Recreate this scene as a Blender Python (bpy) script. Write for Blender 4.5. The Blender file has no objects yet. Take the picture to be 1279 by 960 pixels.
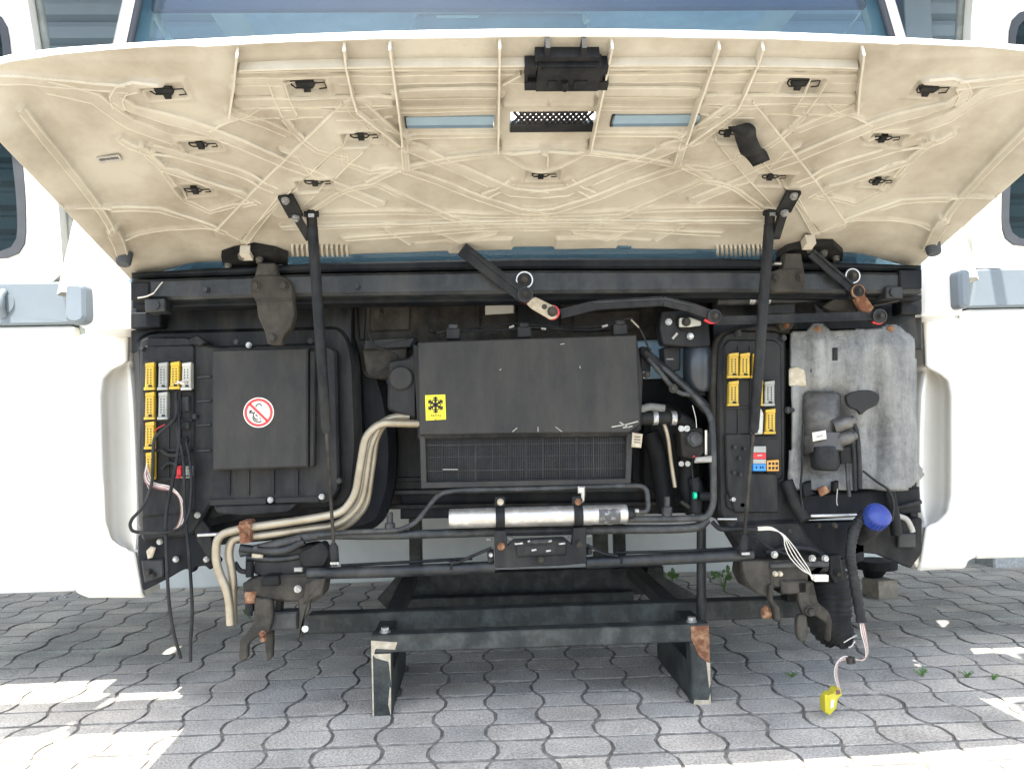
import bpy, math, random
import numpy as np
from mathutils import Vector, Matrix
random.seed(7); np.random.seed(7)
S = bpy.context.scene
COL = S.collection
# ------------------------------------------------------------------ camera, sky, sun, exposure
F_PX = 1004.0; CXP, CYP = 639.5, 480.0
CAM = np.array([-0.1474, -2.0269, 0.7313])
YAW, PITCH, ROLL = [math.radians(a) for a in (2.4715, 3.0293, 1.3385)]
fw = np.array([math.sin(YAW)*math.cos(PITCH), math.cos(YAW)*math.cos(PITCH), math.sin(PITCH)])
r0 = np.array([math.cos(YAW), -math.sin(YAW), 0.0]); u0 = np.cross(r0, fw)
RT = r0*math.cos(ROLL) - u0*math.sin(ROLL); UP = u0*math.cos(ROLL) + r0*math.sin(ROLL)
cd = bpy.data.cameras.new('camera'); cam = bpy.data.objects.new('camera', cd); COL.objects.link(cam)
cd.sensor_width = 36.0; cd.lens = 36.0*F_PX/1279.0; cd.clip_start = 0.02; cd.clip_end = 500
M = Matrix(((RT[0], UP[0], -fw[0], CAM[0]), (RT[1], UP[1], -fw[1], CAM[1]), (RT[2], UP[2], -fw[2], CAM[2]), (0, 0, 0, 1)))
cam.matrix_world = M
S.camera = cam
SUN = Vector((-0.10, -0.29, 1.0)).normalized()          # direction to the sun
W = bpy.data.worlds.new('World'); S.world = W; W.use_nodes = True
wn = W.node_tree.nodes; wl = W.node_tree.links
sky = wn.new('ShaderNodeTexSky'); sky.sky_type = 'NISHITA'; sky.sun_disc = False
sky.sun_elevation = math.asin(SUN.z); sky.sun_rotation = math.atan2(SUN.x, SUN.y)
sky.air_density = 1.0; sky.dust_density = 1.6; sky.ozone_density = 1.0
hs = wn.new('ShaderNodeHueSaturation'); hs.inputs['Saturation'].default_value = 0.65      # a hazy summer sky
wl.new(sky.outputs[0], hs.inputs['Color']); wl.new(hs.outputs[0], wn['Background'].inputs[0]); wn['Background'].inputs[1].default_value = 0.15
sd = bpy.data.lights.new('sun', 'SUN'); so = bpy.data.objects.new('sun', sd); COL.objects.link(so)
sd.energy = 3.8; sd.angle = math.radians(0.53); sd.color = (1.0, 0.95, 0.86)
so.rotation_euler = (-SUN).to_track_quat('-Z', 'Y').to_euler(); so.location = (0, -2, 6)
S.view_settings.view_transform = 'Standard'; S.view_settings.look = 'None'
S.view_settings.gamma = 1.0; S.view_settings.exposure = 2.3

# ------------------------------------------------------------------ helpers
def ray(px, py):
    return fw + RT*(px-CXP)/F_PX - UP*(py-CYP)/F_PX
def at(px, py, Y):                     # the point of the plane Y = const seen at that place
    d = ray(px, py); return CAM + d*((Y-CAM[1])/d[1])
def atZ(px, py, Z):
    d = ray(px, py); return CAM + d*((Z-CAM[2])/d[2])
def pxm(Y):                            # metres per photo pixel at depth Y
    return (Y-CAM[1])/F_PX

def mat(name, col, rough=0.6, metal=0.0, var=0.25, scale=18.0, col2=None, bump=0.0, bscale=120.0, spec=0.5, coat=0.0, mixlo=0.45, mixhi=0.7, dust=0.0, dcol=(0.105, 0.097, 0.082)):
    m = bpy.data.materials.new(name); m.use_nodes = True
    n = m.node_tree.nodes; l = m.node_tree.links
    b = n['Principled BSDF']; b.inputs['Roughness'].default_value = rough; b.inputs['Metallic'].default_value = metal
    b.inputs['Specular IOR Level'].default_value = spec; b.inputs['Coat Weight'].default_value = coat
    g = n.new('ShaderNodeNewGeometry')
    t = n.new('ShaderNodeTexNoise'); t.inputs['Scale'].default_value = scale; t.inputs['Detail'].default_value = 7; t.inputs['Roughness'].default_value = 0.65
    l.new(g.outputs['Position'], t.inputs['Vector'])
    cr = n.new('ShaderNodeValToRGB'); cr.color_ramp.elements[0].position = mixlo; cr.color_ramp.elements[1].position = mixhi
    c2 = col2 if col2 else tuple(min(1, c*(1+var)) for c in col)
    c1 = col if col2 else tuple(c*(1-var) for c in col)
    cr.color_ramp.elements[0].color = (*c1, 1); cr.color_ramp.elements[1].color = (*c2, 1)
    l.new(t.outputs['Fac'], cr.inputs['Fac'])
    if dust:                            # large uneven patches and vertical runs of dust
        mp = n.new('ShaderNodeMapping'); mp.inputs['Scale'].default_value = (1.0, 1.0, 0.28); l.new(g.outputs['Position'], mp.inputs['Vector'])
        t3 = n.new('ShaderNodeTexNoise'); t3.inputs['Scale'].default_value = 13; t3.inputs['Detail'].default_value = 8; t3.inputs['Roughness'].default_value = 0.7; l.new(mp.outputs[0], t3.inputs['Vector'])
        r3 = n.new('ShaderNodeMapRange'); r3.inputs['From Min'].default_value = 0.42; r3.inputs['From Max'].default_value = 0.72; r3.inputs['To Max'].default_value = dust; l.new(t3.outputs['Fac'], r3.inputs['Value'])
        mx = n.new('ShaderNodeMix'); mx.data_type = 'RGBA'; l.new(r3.outputs[0], mx.inputs['Factor']); l.new(cr.outputs['Color'], mx.inputs['A']); mx.inputs['B'].default_value = (*dcol, 1)
        l.new(mx.outputs['Result'], b.inputs['Base Color'])
    else: l.new(cr.outputs['Color'], b.inputs['Base Color'])
    rr = n.new('ShaderNodeMapRange'); rr.inputs['To Min'].default_value = max(0.02, rough-0.12); rr.inputs['To Max'].default_value = min(1, rough+0.12)
    l.new(t.outputs['Fac'], rr.inputs['Value']); l.new(rr.outputs[0], b.inputs['Roughness'])
    if bump:
        t2 = n.new('ShaderNodeTexNoise'); t2.inputs['Scale'].default_value = bscale; t2.inputs['Detail'].default_value = 5
        l.new(g.outputs['Position'], t2.inputs['Vector'])
        bp = n.new('ShaderNodeBump'); bp.inputs['Strength'].default_value = bump; bp.inputs['Distance'].default_value = 0.004
        l.new(t2.outputs['Fac'], bp.inputs['Height']); l.new(bp.outputs[0], b.inputs['Normal'])
    return m

class MB:
    def __init__(s): s.v = []; s.f = []; s.m = []; s.sm = []
    def add(s, vs, fs, mi=0, smooth=False):
        o = len(s.v); s.v += [tuple(map(float, p)) for p in vs]
        for f in fs: s.f.append(tuple(o+i for i in f)); s.m.append(mi); s.sm.append(smooth)
    def box(s, a, b, ch=0.0, mi=0):
        x0, x1 = sorted((a[0], b[0])); y0, y1 = sorted((a[1], b[1])); z0, z1 = sorted((a[2], b[2]))
        s.prism([(x0, z0), (x1, z0), (x1, z1), (x0, z1)], y0, y1, ch, mi)
        return s
    def prism(s, poly, y0, y1, ch=0.0, mi=0, smooth=False):
        """XZ polygon extruded along Y from the front y0 to the back y1, front edge chamfered by ch"""
        P = np.array(poly, float)
        area = 0.5*np.sum(P[:, 0]*np.roll(P[:, 1], -1) - np.roll(P[:, 0], -1)*P[:, 1])
        if area < 0: P = P[::-1]
        n = len(P); rings = []
        if ch > 0:
            c = inset(P, ch); rings = [(c, y0), (P, y0+ch), (P, y1)]
        else: rings = [(P, y0), (P, y1)]
        vs = [(p[0], y, p[1]) for R_, y in rings for p in R_]
        fs = [tuple(range(n))]
        for k in range(len(rings)-1):
            for i in range(n):
                j = (i+1) % n; fs.append((k*n+i, (k+1)*n+i, (k+1)*n+j, k*n+j))
        k = len(rings)-1
        fs.append(tuple(k*n+i for i in reversed(range(n))))
        s.add(vs, fs, mi); return s
    def tube(s, pts, r, seg=10, mi=0, smooth=True, res=0, cap=True):
        P = [np.array(p, float) for p in pts]
        if res: P = spline(P, res)
        n = len(P); rad = r if hasattr(r, '__len__') else [r]*n
        if len(rad) != n: rad = np.interp(np.linspace(0, 1, n), np.linspace(0, 1, len(rad)), rad)
        T = [P[min(i+1, n-1)]-P[max(i-1, 0)] for i in range(n)]
        T = [t/(np.linalg.norm(t)+1e-12) for t in T]
        a = np.array([0, 0, 1.0]) if abs(T[0][2]) < 0.9 else np.array([1.0, 0, 0])
        N = np.cross(T[0], a); N /= np.linalg.norm(N)
        vs = []
        for i in range(n):
            N = N - T[i]*np.dot(N, T[i]); N /= (np.linalg.norm(N)+1e-12); B = np.cross(T[i], N)
            for k in range(seg):
                q = 2*math.pi*k/seg; vs.append(P[i]+(N*math.cos(q)+B*math.sin(q))*rad[i])
        fs = []
        for i in range(n-1):
            for k in range(seg):
                k2 = (k+1) % seg; fs.append((i*seg+k, i*seg+k2, (i+1)*seg+k2, (i+1)*seg+k))
        s.add(vs, fs, mi, smooth)
        if cap:
            s.add(vs[:seg], [tuple(reversed(range(seg)))], mi); s.add(vs[-seg:], [tuple(range(seg))], mi)
        return s
    def cyl(s, a, b, r, seg=16, mi=0): return s.tube([a, b], r, seg, mi)
    def hexbolt(s, c, r, h=0.008, d=(0, -1, 0), mi=0):
        d = np.array(d, float); d /= np.linalg.norm(d); c = np.array(c, float)
        s.tube([c-d*0.002, c+d*h*0.35], r*1.3, 12, mi, False); s.tube([c+d*h*0.3, c+d*h], r, 6, mi, False); return s
    def obox(s, c, ax, ay, az, mi=0):
        c, ax, ay, az = [np.array(q, float) for q in (c, ax, ay, az)]
        vs = [c+sx*ax+sy*ay+sz*az for sx in (-1, 1) for sy in (-1, 1) for sz in (-1, 1)]
        s.add(vs, [(0, 1, 3, 2), (4, 6, 7, 5), (0, 4, 5, 1), (2, 3, 7, 6), (0, 2, 6, 4), (1, 5, 7, 3)], mi); return s
    def bar(s, a, b, w, t, upv=(0, -1, 0), mi=0):
        """flat bar from a to b, w wide, t thick along upv"""
        a = np.array(a, float); b = np.array(b, float); d = b-a; L = np.linalg.norm(d); d /= L
        n = np.array(upv, float); n = n-d*np.dot(n, d); n /= np.linalg.norm(n); q = np.cross(d, n)
        return s.obox((a+b)/2, d*L/2, q*w/2, n*t/2, mi)
    def build(s, name, mats, parent=None, label=None, smooth=False):
        V = np.array(s.v, float); c = (V.min(0)+V.max(0))/2
        me = bpy.data.meshes.new(name); me.from_pydata([tuple(p) for p in V-c], [], s.f)
        mats = mats if isinstance(mats, (list, tuple)) else [mats]
        for m in mats: me.materials.append(m)
        me.polygons.foreach_set('material_index', s.m); me.polygons.foreach_set('use_smooth', [bool(x) or smooth for x in s.sm])
        me.update()
        o = bpy.data.objects.new(name, me); COL.objects.link(o)
        pw = WL.get(parent.name, np.zeros(3)) if parent else np.zeros(3)
        o.location = tuple(c-pw); WL[o.name] = c
        if parent: o.parent = parent
        if label: o['label'] = label
        return o
WL = {}
def inset(P, d):
    n = len(P); out = []
    for i in range(n):
        a, b, c = P[i-1], P[i], P[(i+1) % n]
        e1 = b-a; e2 = c-b; l1 = np.linalg.norm(e1)+1e-9; l2 = np.linalg.norm(e2)+1e-9
        n1 = np.array([-e1[1], e1[0]])/l1; n2 = np.array([-e2[1], e2[0]])/l2
        k = n1+n2; den = max(0.35, 1+np.dot(n1, n2)); out.append(b+k*d/den)
    return np.array(out)
def spline(P, res):
    P = [np.array(p, float) for p in P]; Q = [2*P[0]-P[1]]+P+[2*P[-1]-P[-2]]; out = []
    for i in range(1, len(Q)-2):
        p0, p1, p2, p3 = Q[i-1:i+3]
        for k in range(res):
            t = k/res; out.append(0.5*((2*p1)+(p2-p0)*t+(2*p0-5*p1+4*p2-p3)*t*t+(3*p1-p0-3*p2+p3)*t**3))
    out.append(P[-1]); return out
def bend(P, r, res=5):
    """polyline with its corners rounded by radius r"""
    P = [np.array(p, float) for p in P]; out = [P[0]]
    for i in range(1, len(P)-1):
        a, b, c = P[i-1], P[i], P[i+1]; la = np.linalg.norm(a-b); lc = np.linalg.norm(c-b)
        k = min(r, la*0.45, lc*0.45); p = b+(a-b)/la*k; q = b+(c-b)/lc*k
        for j in range(res+1):
            t = j/res; out.append((1-t)**2*p+2*t*(1-t)*b+t*t*q)
    out.append(P[-1]); return out
def rrect(x0, z0, x1, z1, r, n=5):
    out = []
    for cx_, cz_, a0 in ((x1-r, z1-r, 0), (x0+r, z1-r, 90), (x0+r, z0+r, 180), (x1-r, z0+r, 270)):
        for k in range(n+1):
            a = math.radians(a0+90*k/n); out.append((cx_+r*math.cos(a), cz_+r*math.sin(a)))
    return out
def rpoly(P, r, n=5):
    P = [np.array(p, float) for p in P]; out = []; N = len(P)
    for i in range(N):
        a, b, c = P[i-1], P[i], P[(i+1) % N]; la = np.linalg.norm(a-b); lc = np.linalg.norm(c-b)
        k = min(r, la*0.48, lc*0.48); p = b+(a-b)/la*k; q = b+(c-b)/lc*k
        for j in range(n+1):
            t = j/n; out.append((1-t)**2*p+2*t*(1-t)*b+t*t*q)
    return out
def pp(pts, Y):                        # photo outline -> XZ polygon standing at depth Y
    return [(at(x, y, Y)[0], at(x, y, Y)[2]) for x, y in pts]
def thing(name, label, cat, loc, group=None):
    o = bpy.data.objects.new(name, None); COL.objects.link(o); o.location = loc; o.empty_display_size = 0.2
    o['label'] = label; o['category'] = cat; WL[o.name] = np.array(loc, float)
    if group: o['group'] = group
    return o
def tag(o, label, cat, group=None):
    o['label'] = label; o['category'] = cat
    if group: o['group'] = group
def sheet(mb, rows, mi=0, smooth=True):
    n = len(rows[0]); vs = [p for r_ in rows for p in r_]
    mb.add(vs, [(i*n+k, i*n+k+1, (i+1)*n+k+1, (i+1)*n+k) for i in range(len(rows)-1) for k in range(n-1)], mi, smooth)

# ------------------------------------------------------------------ materials
WHITE = mat('white_paint', (0.66, 0.645, 0.59), 0.35, scale=3, col2=(0.74, 0.73, 0.69), coat=0.3)
CREAM = mat('dirty_cream_plastic', (0.2134, 0.1804, 0.1316), 0.62, scale=4.5, col2=(0.3653, 0.3365, 0.2735), mixlo=0.28, mixhi=0.60, bump=0.08, bscale=70)
CREAM2 = mat('pale_cream_plastic', (0.4150, 0.3771, 0.3011), 0.6, scale=14, col2=(0.4980, 0.4609, 0.3847))  # paler cream, the brightness of the ribs is put into the colour
CREAM3 = mat('pale_cream_edges', (0.36, 0.325, 0.255), 0.62, scale=9, col2=(0.50, 0.46, 0.37), mixlo=0.3, mixhi=0.65)  # bead edges drawn in a paler cream than the hood
def add_lit_wear(m):                        # bright rims painted on the moulded beads for lit edges, partly rubbed clean (a 'wear' attribute on the mesh)
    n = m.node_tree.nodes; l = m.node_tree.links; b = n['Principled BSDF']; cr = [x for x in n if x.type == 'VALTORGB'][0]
    a = n.new('ShaderNodeAttribute'); a.attribute_name = 'lit_wear'; mx = n.new('ShaderNodeMix'); mx.data_type = 'RGBA'
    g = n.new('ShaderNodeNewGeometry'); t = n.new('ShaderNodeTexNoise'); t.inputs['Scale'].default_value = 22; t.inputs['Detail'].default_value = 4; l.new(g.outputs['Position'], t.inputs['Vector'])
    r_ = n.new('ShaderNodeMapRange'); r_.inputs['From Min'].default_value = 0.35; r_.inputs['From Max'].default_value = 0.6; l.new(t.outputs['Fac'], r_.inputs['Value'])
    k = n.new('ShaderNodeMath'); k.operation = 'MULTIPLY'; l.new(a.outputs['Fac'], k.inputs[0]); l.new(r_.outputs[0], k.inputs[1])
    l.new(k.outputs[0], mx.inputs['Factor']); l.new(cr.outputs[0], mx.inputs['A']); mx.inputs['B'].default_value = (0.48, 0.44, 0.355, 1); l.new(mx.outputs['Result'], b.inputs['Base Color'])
add_lit_wear(CREAM)
BLACKP = mat('black_plastic', (0.0068, 0.0075, 0.0089), 0.5, scale=9, col2=(0.0140, 0.0153, 0.0171), bump=0.12, bscale=400, dust=0.28, spec=0.18)
DARKP = mat('dark_bulkhead_paint', (0.0030, 0.0040, 0.0053), 0.45, scale=12, col2=(0.0101, 0.0115, 0.0137), dust=0.3, spec=0.18)
NAVY = mat('blue_black_panel', (0.0022, 0.0036, 0.0058), 0.6, scale=5, col2=(0.0061, 0.0085, 0.0128), dust=0.15, spec=0.18)
COVER = mat('anthracite_cover', (0.0198, 0.0202, 0.0202), 0.55, scale=6, col2=(0.0332, 0.0323, 0.0305), mixlo=0.3, mixhi=0.75, bump=0.25, bscale=25, dust=0.22, spec=0.18)
BROWNM = mat('dusty_brown_metal', (0.0165, 0.0144, 0.0114), 0.7, scale=15, col2=(0.0510, 0.0457, 0.0375), bump=0.2, bscale=90, dust=0.35, spec=0.18)
DIRTM = mat('dusty_bracket_metal', (0.0198, 0.0182, 0.0154), 0.65, metal=0.1, scale=25, col2=(0.0588, 0.0522, 0.0413), bump=0.25, bscale=140, dust=0.35, spec=0.18)
STEEL = mat('grey_tube_paint', (0.0180, 0.0204, 0.0216), 0.5, scale=35, col2=(0.0530, 0.0571, 0.0592), bump=0.1, dust=0.4, spec=0.3)
GREYT = mat('blue_grey_bar_paint', (0.0080, 0.0101, 0.0120), 0.42, scale=25, col2=(0.0235, 0.0275, 0.0307), dust=0.3, spec=0.3)
STAND = mat('worn_green_grey_paint', (0.0240, 0.0277, 0.0267), 0.55, scale=20, col2=(0.0646, 0.0708, 0.0667), bump=0.1, dust=0.3, spec=0.18)
RUST = mat('rust', (0.12, 0.045, 0.02), 0.9, scale=40, col2=(0.33, 0.20, 0.11), bump=0.5, bscale=90)
PEEL = mat('bare_pale_primer', (0.3360, 0.2880, 0.2080), 0.8, scale=60, col2=(0.4800, 0.4320, 0.3360), bump=0.3)
PUMPM = mat('dull_cast_metal', (0.055, 0.052, 0.048), 0.5, metal=0.35, scale=20, col2=(0.13, 0.125, 0.115), bump=0.2)
BEIGE = mat('dirty_aluminium_pipe', (0.20, 0.165, 0.11), 0.42, metal=0.55, scale=9, col2=(0.36, 0.32, 0.245), mixlo=0.3, mixhi=0.65)
ALU = mat('brushed_aluminium', (0.4000, 0.3920, 0.3680), 0.38, metal=0.75, scale=40, col2=(0.6240, 0.6160, 0.5840), bump=0.08, bscale=300)
BOLT = mat('zinc_bolt', (0.2205, 0.2107, 0.1862), 0.45, metal=0.6, var=0.3, scale=80)
BRIGHT = mat('bright_zinc', (0.2310, 0.2310, 0.2200), 0.4, metal=0.6, scale=200, col2=(0.5625, 0.5625, 0.5400))
YEL = mat('yellow_connector', (0.4752, 0.3024, 0.0108), 0.5, scale=30, col2=(0.5616, 0.3888, 0.0216), dust=0.3, dcol=(0.2, 0.18, 0.15))
YEL2 = mat('lemon_connector', (0.5040, 0.4340, 0.0210), 0.5, scale=30, col2=(0.5600, 0.4900, 0.0420), dust=0.3, dcol=(0.2, 0.18, 0.15))
GREYC = mat('grey_connector', (0.2475, 0.2550, 0.2325), 0.55, scale=30, col2=(0.3300, 0.3375, 0.3150), dust=0.3, dcol=(0.2, 0.18, 0.15))
PALEC = mat('pale_connector', (0.4000, 0.4000, 0.3520), 0.55, scale=30, col2=(0.4960, 0.4960, 0.4480), dust=0.3, dcol=(0.2, 0.18, 0.15))
REDC = mat('red_plastic', (0.55, 0.02, 0.025), 0.45, var=0.15)
BLUEC = mat('blue_plastic', (0.02, 0.22, 0.62), 0.45, var=0.15)
ORANGE = mat('orange_plastic', (0.62, 0.30, 0.05), 0.5, var=0.15)
HOLE = mat('socket_dark', (0.012, 0.012, 0.012), 0.8, var=0.1)
CABLE = mat('black_cable', (0.0064, 0.0076, 0.0092), 0.55, scale=40, col2=(0.0173, 0.0194, 0.0222), dust=0.25, spec=0.18)
RUBBER = mat('black_rubber', (0.0038, 0.0045, 0.0051), 0.65, scale=30, col2=(0.0113, 0.0122, 0.0130), dust=0.2, spec=0.18)
WIREW = mat('white_wire', (0.5250, 0.4950, 0.4350), 0.5, var=0.08)
WIREB = mat('brown_wire', (0.16, 0.07, 0.06), 0.5, var=0.2)
WIREP = mat('pinkish_wire', (0.3500, 0.2520, 0.2380), 0.5, var=0.15)
FOIL = mat('worn_silver_board', (0.0840, 0.0864, 0.0838), 0.5, metal=0.2, scale=60, col2=(0.1600, 0.1600, 0.1513), mixlo=0.35, mixhi=0.68, bump=0.7, bscale=220, dust=0.75, dcol=(0.3360, 0.3360, 0.3104))
BLUECAP = mat('blue_filler_cap', (0.0084, 0.0237, 0.2184), 0.4, var=0.12, dust=0.3, dcol=(0.1600, 0.2700, 0.1650))
TEAL = mat('green_plug', (0.0, 0.55, 0.32), 0.4, var=0.1)
TRIM = mat('grey_blue_trim', (0.1320, 0.1600, 0.1800), 0.6, var=0.06, scale=6, bump=0.1, bscale=500)
STICKW = mat('white_sticker', (0.6800, 0.6460, 0.5610), 0.5, var=0.04)
STICKR = mat('red_print', (0.62, 0.035, 0.04), 0.5, var=0.08)
STICKY = mat('yellow_sticker', (0.7225, 0.6290, 0.0085), 0.45, var=0.04)
INK = mat('black_print', (0.02, 0.016, 0.012), 0.6, var=0.1)
LABELG = mat('grey_label', (0.30, 0.29, 0.26), 0.6, var=0.1, scale=60)
SLOTM = mat('windscreen_blue_fill', (0.2057, 0.2805, 0.3284), 0.35, var=0.06); SLOTD = mat('dark_windscreen_blue_fill', (0.1029, 0.1530, 0.1955), 0.4, var=0.06)
DIFF = bpy.data.materials.new('thin_white_plastic'); DIFF.use_nodes = True
_n = DIFF.node_tree.nodes; _t = _n.new('ShaderNodeBsdfTranslucent'); _t.inputs[0].default_value = (0.85, 0.86, 0.86, 1); DIFF.node_tree.links.new(_t.outputs[0], [x for x in _n if x.type == 'OUTPUT_MATERIAL'][0].inputs[0])
CONSOLE = mat('console_plastic', (0.22, 0.30, 0.36), 0.5, var=0.06)
INTERIOR = mat('blue_grey_interior', (0.3040, 0.4588, 0.5928), 0.8, var=0.1, scale=4)
BLIND = mat('dark_blue_blind', (0.008, 0.014, 0.06), 0.6, var=0.1)
SEAL = mat('window_rubber', (0.0330, 0.0372, 0.0432), 0.6, var=0.15)
WALLM = mat('pale_plaster', (0.54, 0.56, 0.54), 0.85, scale=3, col2=(0.64, 0.65, 0.63), bump=0.3, bscale=70)
SLAT = mat('blue_grey_sheet', (0.15, 0.20, 0.245), 0.5, var=0.08, scale=3)
SOFFIT = mat('shade_canopy_white', (0.72, 0.73, 0.72), 0.8, var=0.04)
JOINT = mat('joint_sand', (0.15, 0.14, 0.125), 0.95, scale=30, col2=(0.30, 0.285, 0.25), bump=0.8, bscale=250)
LEAF = mat('weed_leaf', (0.06, 0.13, 0.025), 0.55, scale=40, col2=(0.12, 0.22, 0.05))
STONEB = mat('tan_stone', (0.22, 0.19, 0.15), 0.9, scale=30, col2=(0.34, 0.30, 0.24), bump=0.5)

def glass_mat(name, tint, refl=0.12):
    m = bpy.data.materials.new(name); m.use_nodes = True; n = m.node_tree.nodes; l = m.node_tree.links
    for x in list(n):
        if x.type != 'OUTPUT_MATERIAL': n.remove(x)
    out = [x for x in n if x.type == 'OUTPUT_MATERIAL'][0]
    tr = n.new('ShaderNodeBsdfTransparent'); tr.inputs[0].default_value = (*tint, 1)
    gl = n.new('ShaderNodeBsdfGlossy'); gl.inputs['Roughness'].default_value = 0.02; gl.inputs[0].default_value = (0.9, 0.95, 1, 1)
    df = n.new('ShaderNodeBsdfDiffuse'); df.inputs[0].default_value = (0.45, 0.55, 0.60, 1)
    lw = n.new('ShaderNodeLayerWeight'); lw.inputs[0].default_value = 0.5; fr = n.new('ShaderNodeMath'); fr.operation = 'POWER'; fr.inputs[1].default_value = 4.0; l.new(lw.outputs['Facing'], fr.inputs[0])
    ad = n.new('ShaderNodeMath'); ad.operation = 'ADD'; ad.inputs[1].default_value = refl; l.new(fr.outputs[0], ad.inputs[0]); ad.use_clamp = True
    g = n.new('ShaderNodeNewGeometry'); t = n.new('ShaderNodeTexNoise'); t.inputs['Scale'].default_value = 5; l.new(g.outputs['Position'], t.inputs['Vector'])
    ml = n.new('ShaderNodeMath'); ml.operation = 'MULTIPLY'; ml.inputs[1].default_value = 0.03; l.new(t.outputs['Fac'], ml.inputs[0])   # road dust on the pane
    m0 = n.new('ShaderNodeMixShader'); l.new(ml.outputs[0], m0.inputs[0]); l.new(tr.outputs[0], m0.inputs[1]); l.new(df.outputs[0], m0.inputs[2])
    m1 = n.new('ShaderNodeMixShader'); l.new(ad.outputs[0], m1.inputs[0]); l.new(m0.outputs[0], m1.inputs[1]); l.new(gl.outputs[0], m1.inputs[2])
    l.new(m1.outputs[0], out.inputs[0]); return m
GLASS = glass_mat('windscreen_glass', (0.62, 0.77, 0.83), 0.02)
GLASS2 = glass_mat('door_glass', (0.30, 0.37, 0.37), 0.0)

def stone_mat():
    m = mat('concrete_paver', (0.225, 0.213, 0.187), 0.92, scale=170, col2=(0.66, 0.63, 0.56), mixlo=0.32, mixhi=0.72, bump=1.0, bscale=190)
    n = m.node_tree.nodes; l = m.node_tree.links; b = n['Principled BSDF']
    cr = [x for x in n if x.type == 'VALTORGB'][0]
    oi = n.new('ShaderNodeObjectInfo'); g = n.new('ShaderNodeNewGeometry')
    rg = n.new('ShaderNodeMath'); rg.operation = 'ADD'; l.new(oi.outputs['Random'], rg.inputs[0]); l.new(g.outputs['Random Per Island'], rg.inputs[1])
    fr = n.new('ShaderNodeMath'); fr.operation = 'FRACT'; l.new(rg.outputs[0], fr.inputs[0])
    tint = n.new('ShaderNodeValToRGB'); e = tint.color_ramp.elements
    e[0].color = (0.84, 0.85, 0.87, 1); e[1].color = (1.12, 1.08, 1.05, 1); l.new(fr.outputs[0], tint.inputs['Fac'])
    st = n.new('ShaderNodeTexNoise'); st.inputs['Scale'].default_value = 4.5; st.inputs['Detail'].default_value = 6; l.new(g.outputs['Position'], st.inputs['Vector'])
    sr = n.new('ShaderNodeMapRange'); sr.inputs['From Min'].default_value = 0.3; sr.inputs['From Max'].default_value = 0.7
    sr.inputs['To Min'].default_value = 0.68; sr.inputs['To Max'].default_value = 1.2; l.new(st.outputs['Fac'], sr.inputs['Value'])
    m1 = n.new('ShaderNodeMix'); m1.data_type = 'RGBA'; m1.blend_type = 'MULTIPLY'; m1.inputs['Factor'].default_value = 1
    l.new(cr.outputs[0], m1.inputs['A']); l.new(tint.outputs[0], m1.inputs['B'])
    m2 = n.new('ShaderNodeMix'); m2.data_type = 'RGBA'; m2.blend_type = 'MULTIPLY'; m2.inputs['Factor'].default_value = 1
    l.new(m1.outputs['Result'], m2.inputs['A']); l.new(sr.outputs[0], m2.inputs['B'])
    l.new(m2.outputs['Result'], b.inputs['Base Color']); return m
PAVER = stone_mat()

# ------------------------------------------------------------------ ground and paving
gmb = MB(); gmb.box((-40, -40, -0.06), (40, 40, -0.0042))
ground = gmb.build('ground', JOINT); ground['kind'] = 'structure'; ground['label'] = 'grey paved yard with sandy joints'
PD = 0.1075; PW = 0.1312; PA = 0.0135       # row depth, mean width, half bulge of a paver
X0P = -0.066; Y0P = 0.007                # phase of the pattern
def paver_outline(wide, rnd):
    s = PA if wide else -PA; g = 0.0032; hw = PW/2-g; hd = PD/2-0.0042
    def j(k): return rnd.uniform(-k, k)
    R_ = [(hw+j(.001), -hd), (hw+s*0.98, -hd*0.46+j(.003)), (hw+s*0.98+j(.001), hd*0.46+j(.003)), (hw, hd)]
    L_ = [(-hw, hd), (-hw-s*0.98, hd*0.46+j(.003)), (-hw-s*0.98+j(.001), -hd*0.46+j(.003)), (-hw, -hd)]
    return rpoly(R_+L_, 0.008, 3)
def paver_geo(wide, seed):
    rnd = random.Random(seed); P = np.array(paver_outline(wide, rnd)); n = len(P)
    rings = [(inset(P, 0.0035), 0.0), (inset(P, 0.0012), -0.0008), (P, -0.0030), (P, -0.016)]
    vs = [(p[0], p[1], z) for R_, z in rings for p in R_]; fs = [tuple(range(n))]
    for k in range(3):
        for i in range(n):
            q = (i+1) % n; fs.append((k*n+i, (k+1)*n+i, (k+1)*n+q, k*n+q))
    return vs, fs
PFM = None
geo = {(w, k): paver_geo(w, k*2+w) for w in (0, 1) for k in range(5)}
pm = {}
for key, (vs, fs) in geo.items():
    me = bpy.data.meshes.new('paving_stone'); me.from_pydata(vs, [], fs); me.materials.append(PAVER); me.materials.append(JOINT); n_ = len(vs)//4; me.polygons.foreach_set('material_index', [0]+[0]*n_+[1]*(2*n_)); pm[key] = me
cells = []
for iy in range(-9, 19):
    for ix in range(-28, 29):
        x = X0P+ix*PW; y = Y0P+iy*PD+PD/2; wide = (ix+iy) % 2
        d = np.array([x, y, 0])-CAM; z = d@fw
        if z < 0.4: cells.append((1e9, x, y, wide)); continue
        u_ = CXP+F_PX*(d@RT)/z; v_ = CYP-F_PX*(d@UP)/z
        vis = -40 < u_ < 1320 and 715 < v_ < 985 and y < 1.95
        cells.append((z if vis else 1e3+z, x, y, wide))
cells.sort(); near = [c for c in cells if c[0] < 900][:298]; nearset = {(round(c[1], 4), round(c[2], 4)) for c in near}
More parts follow.
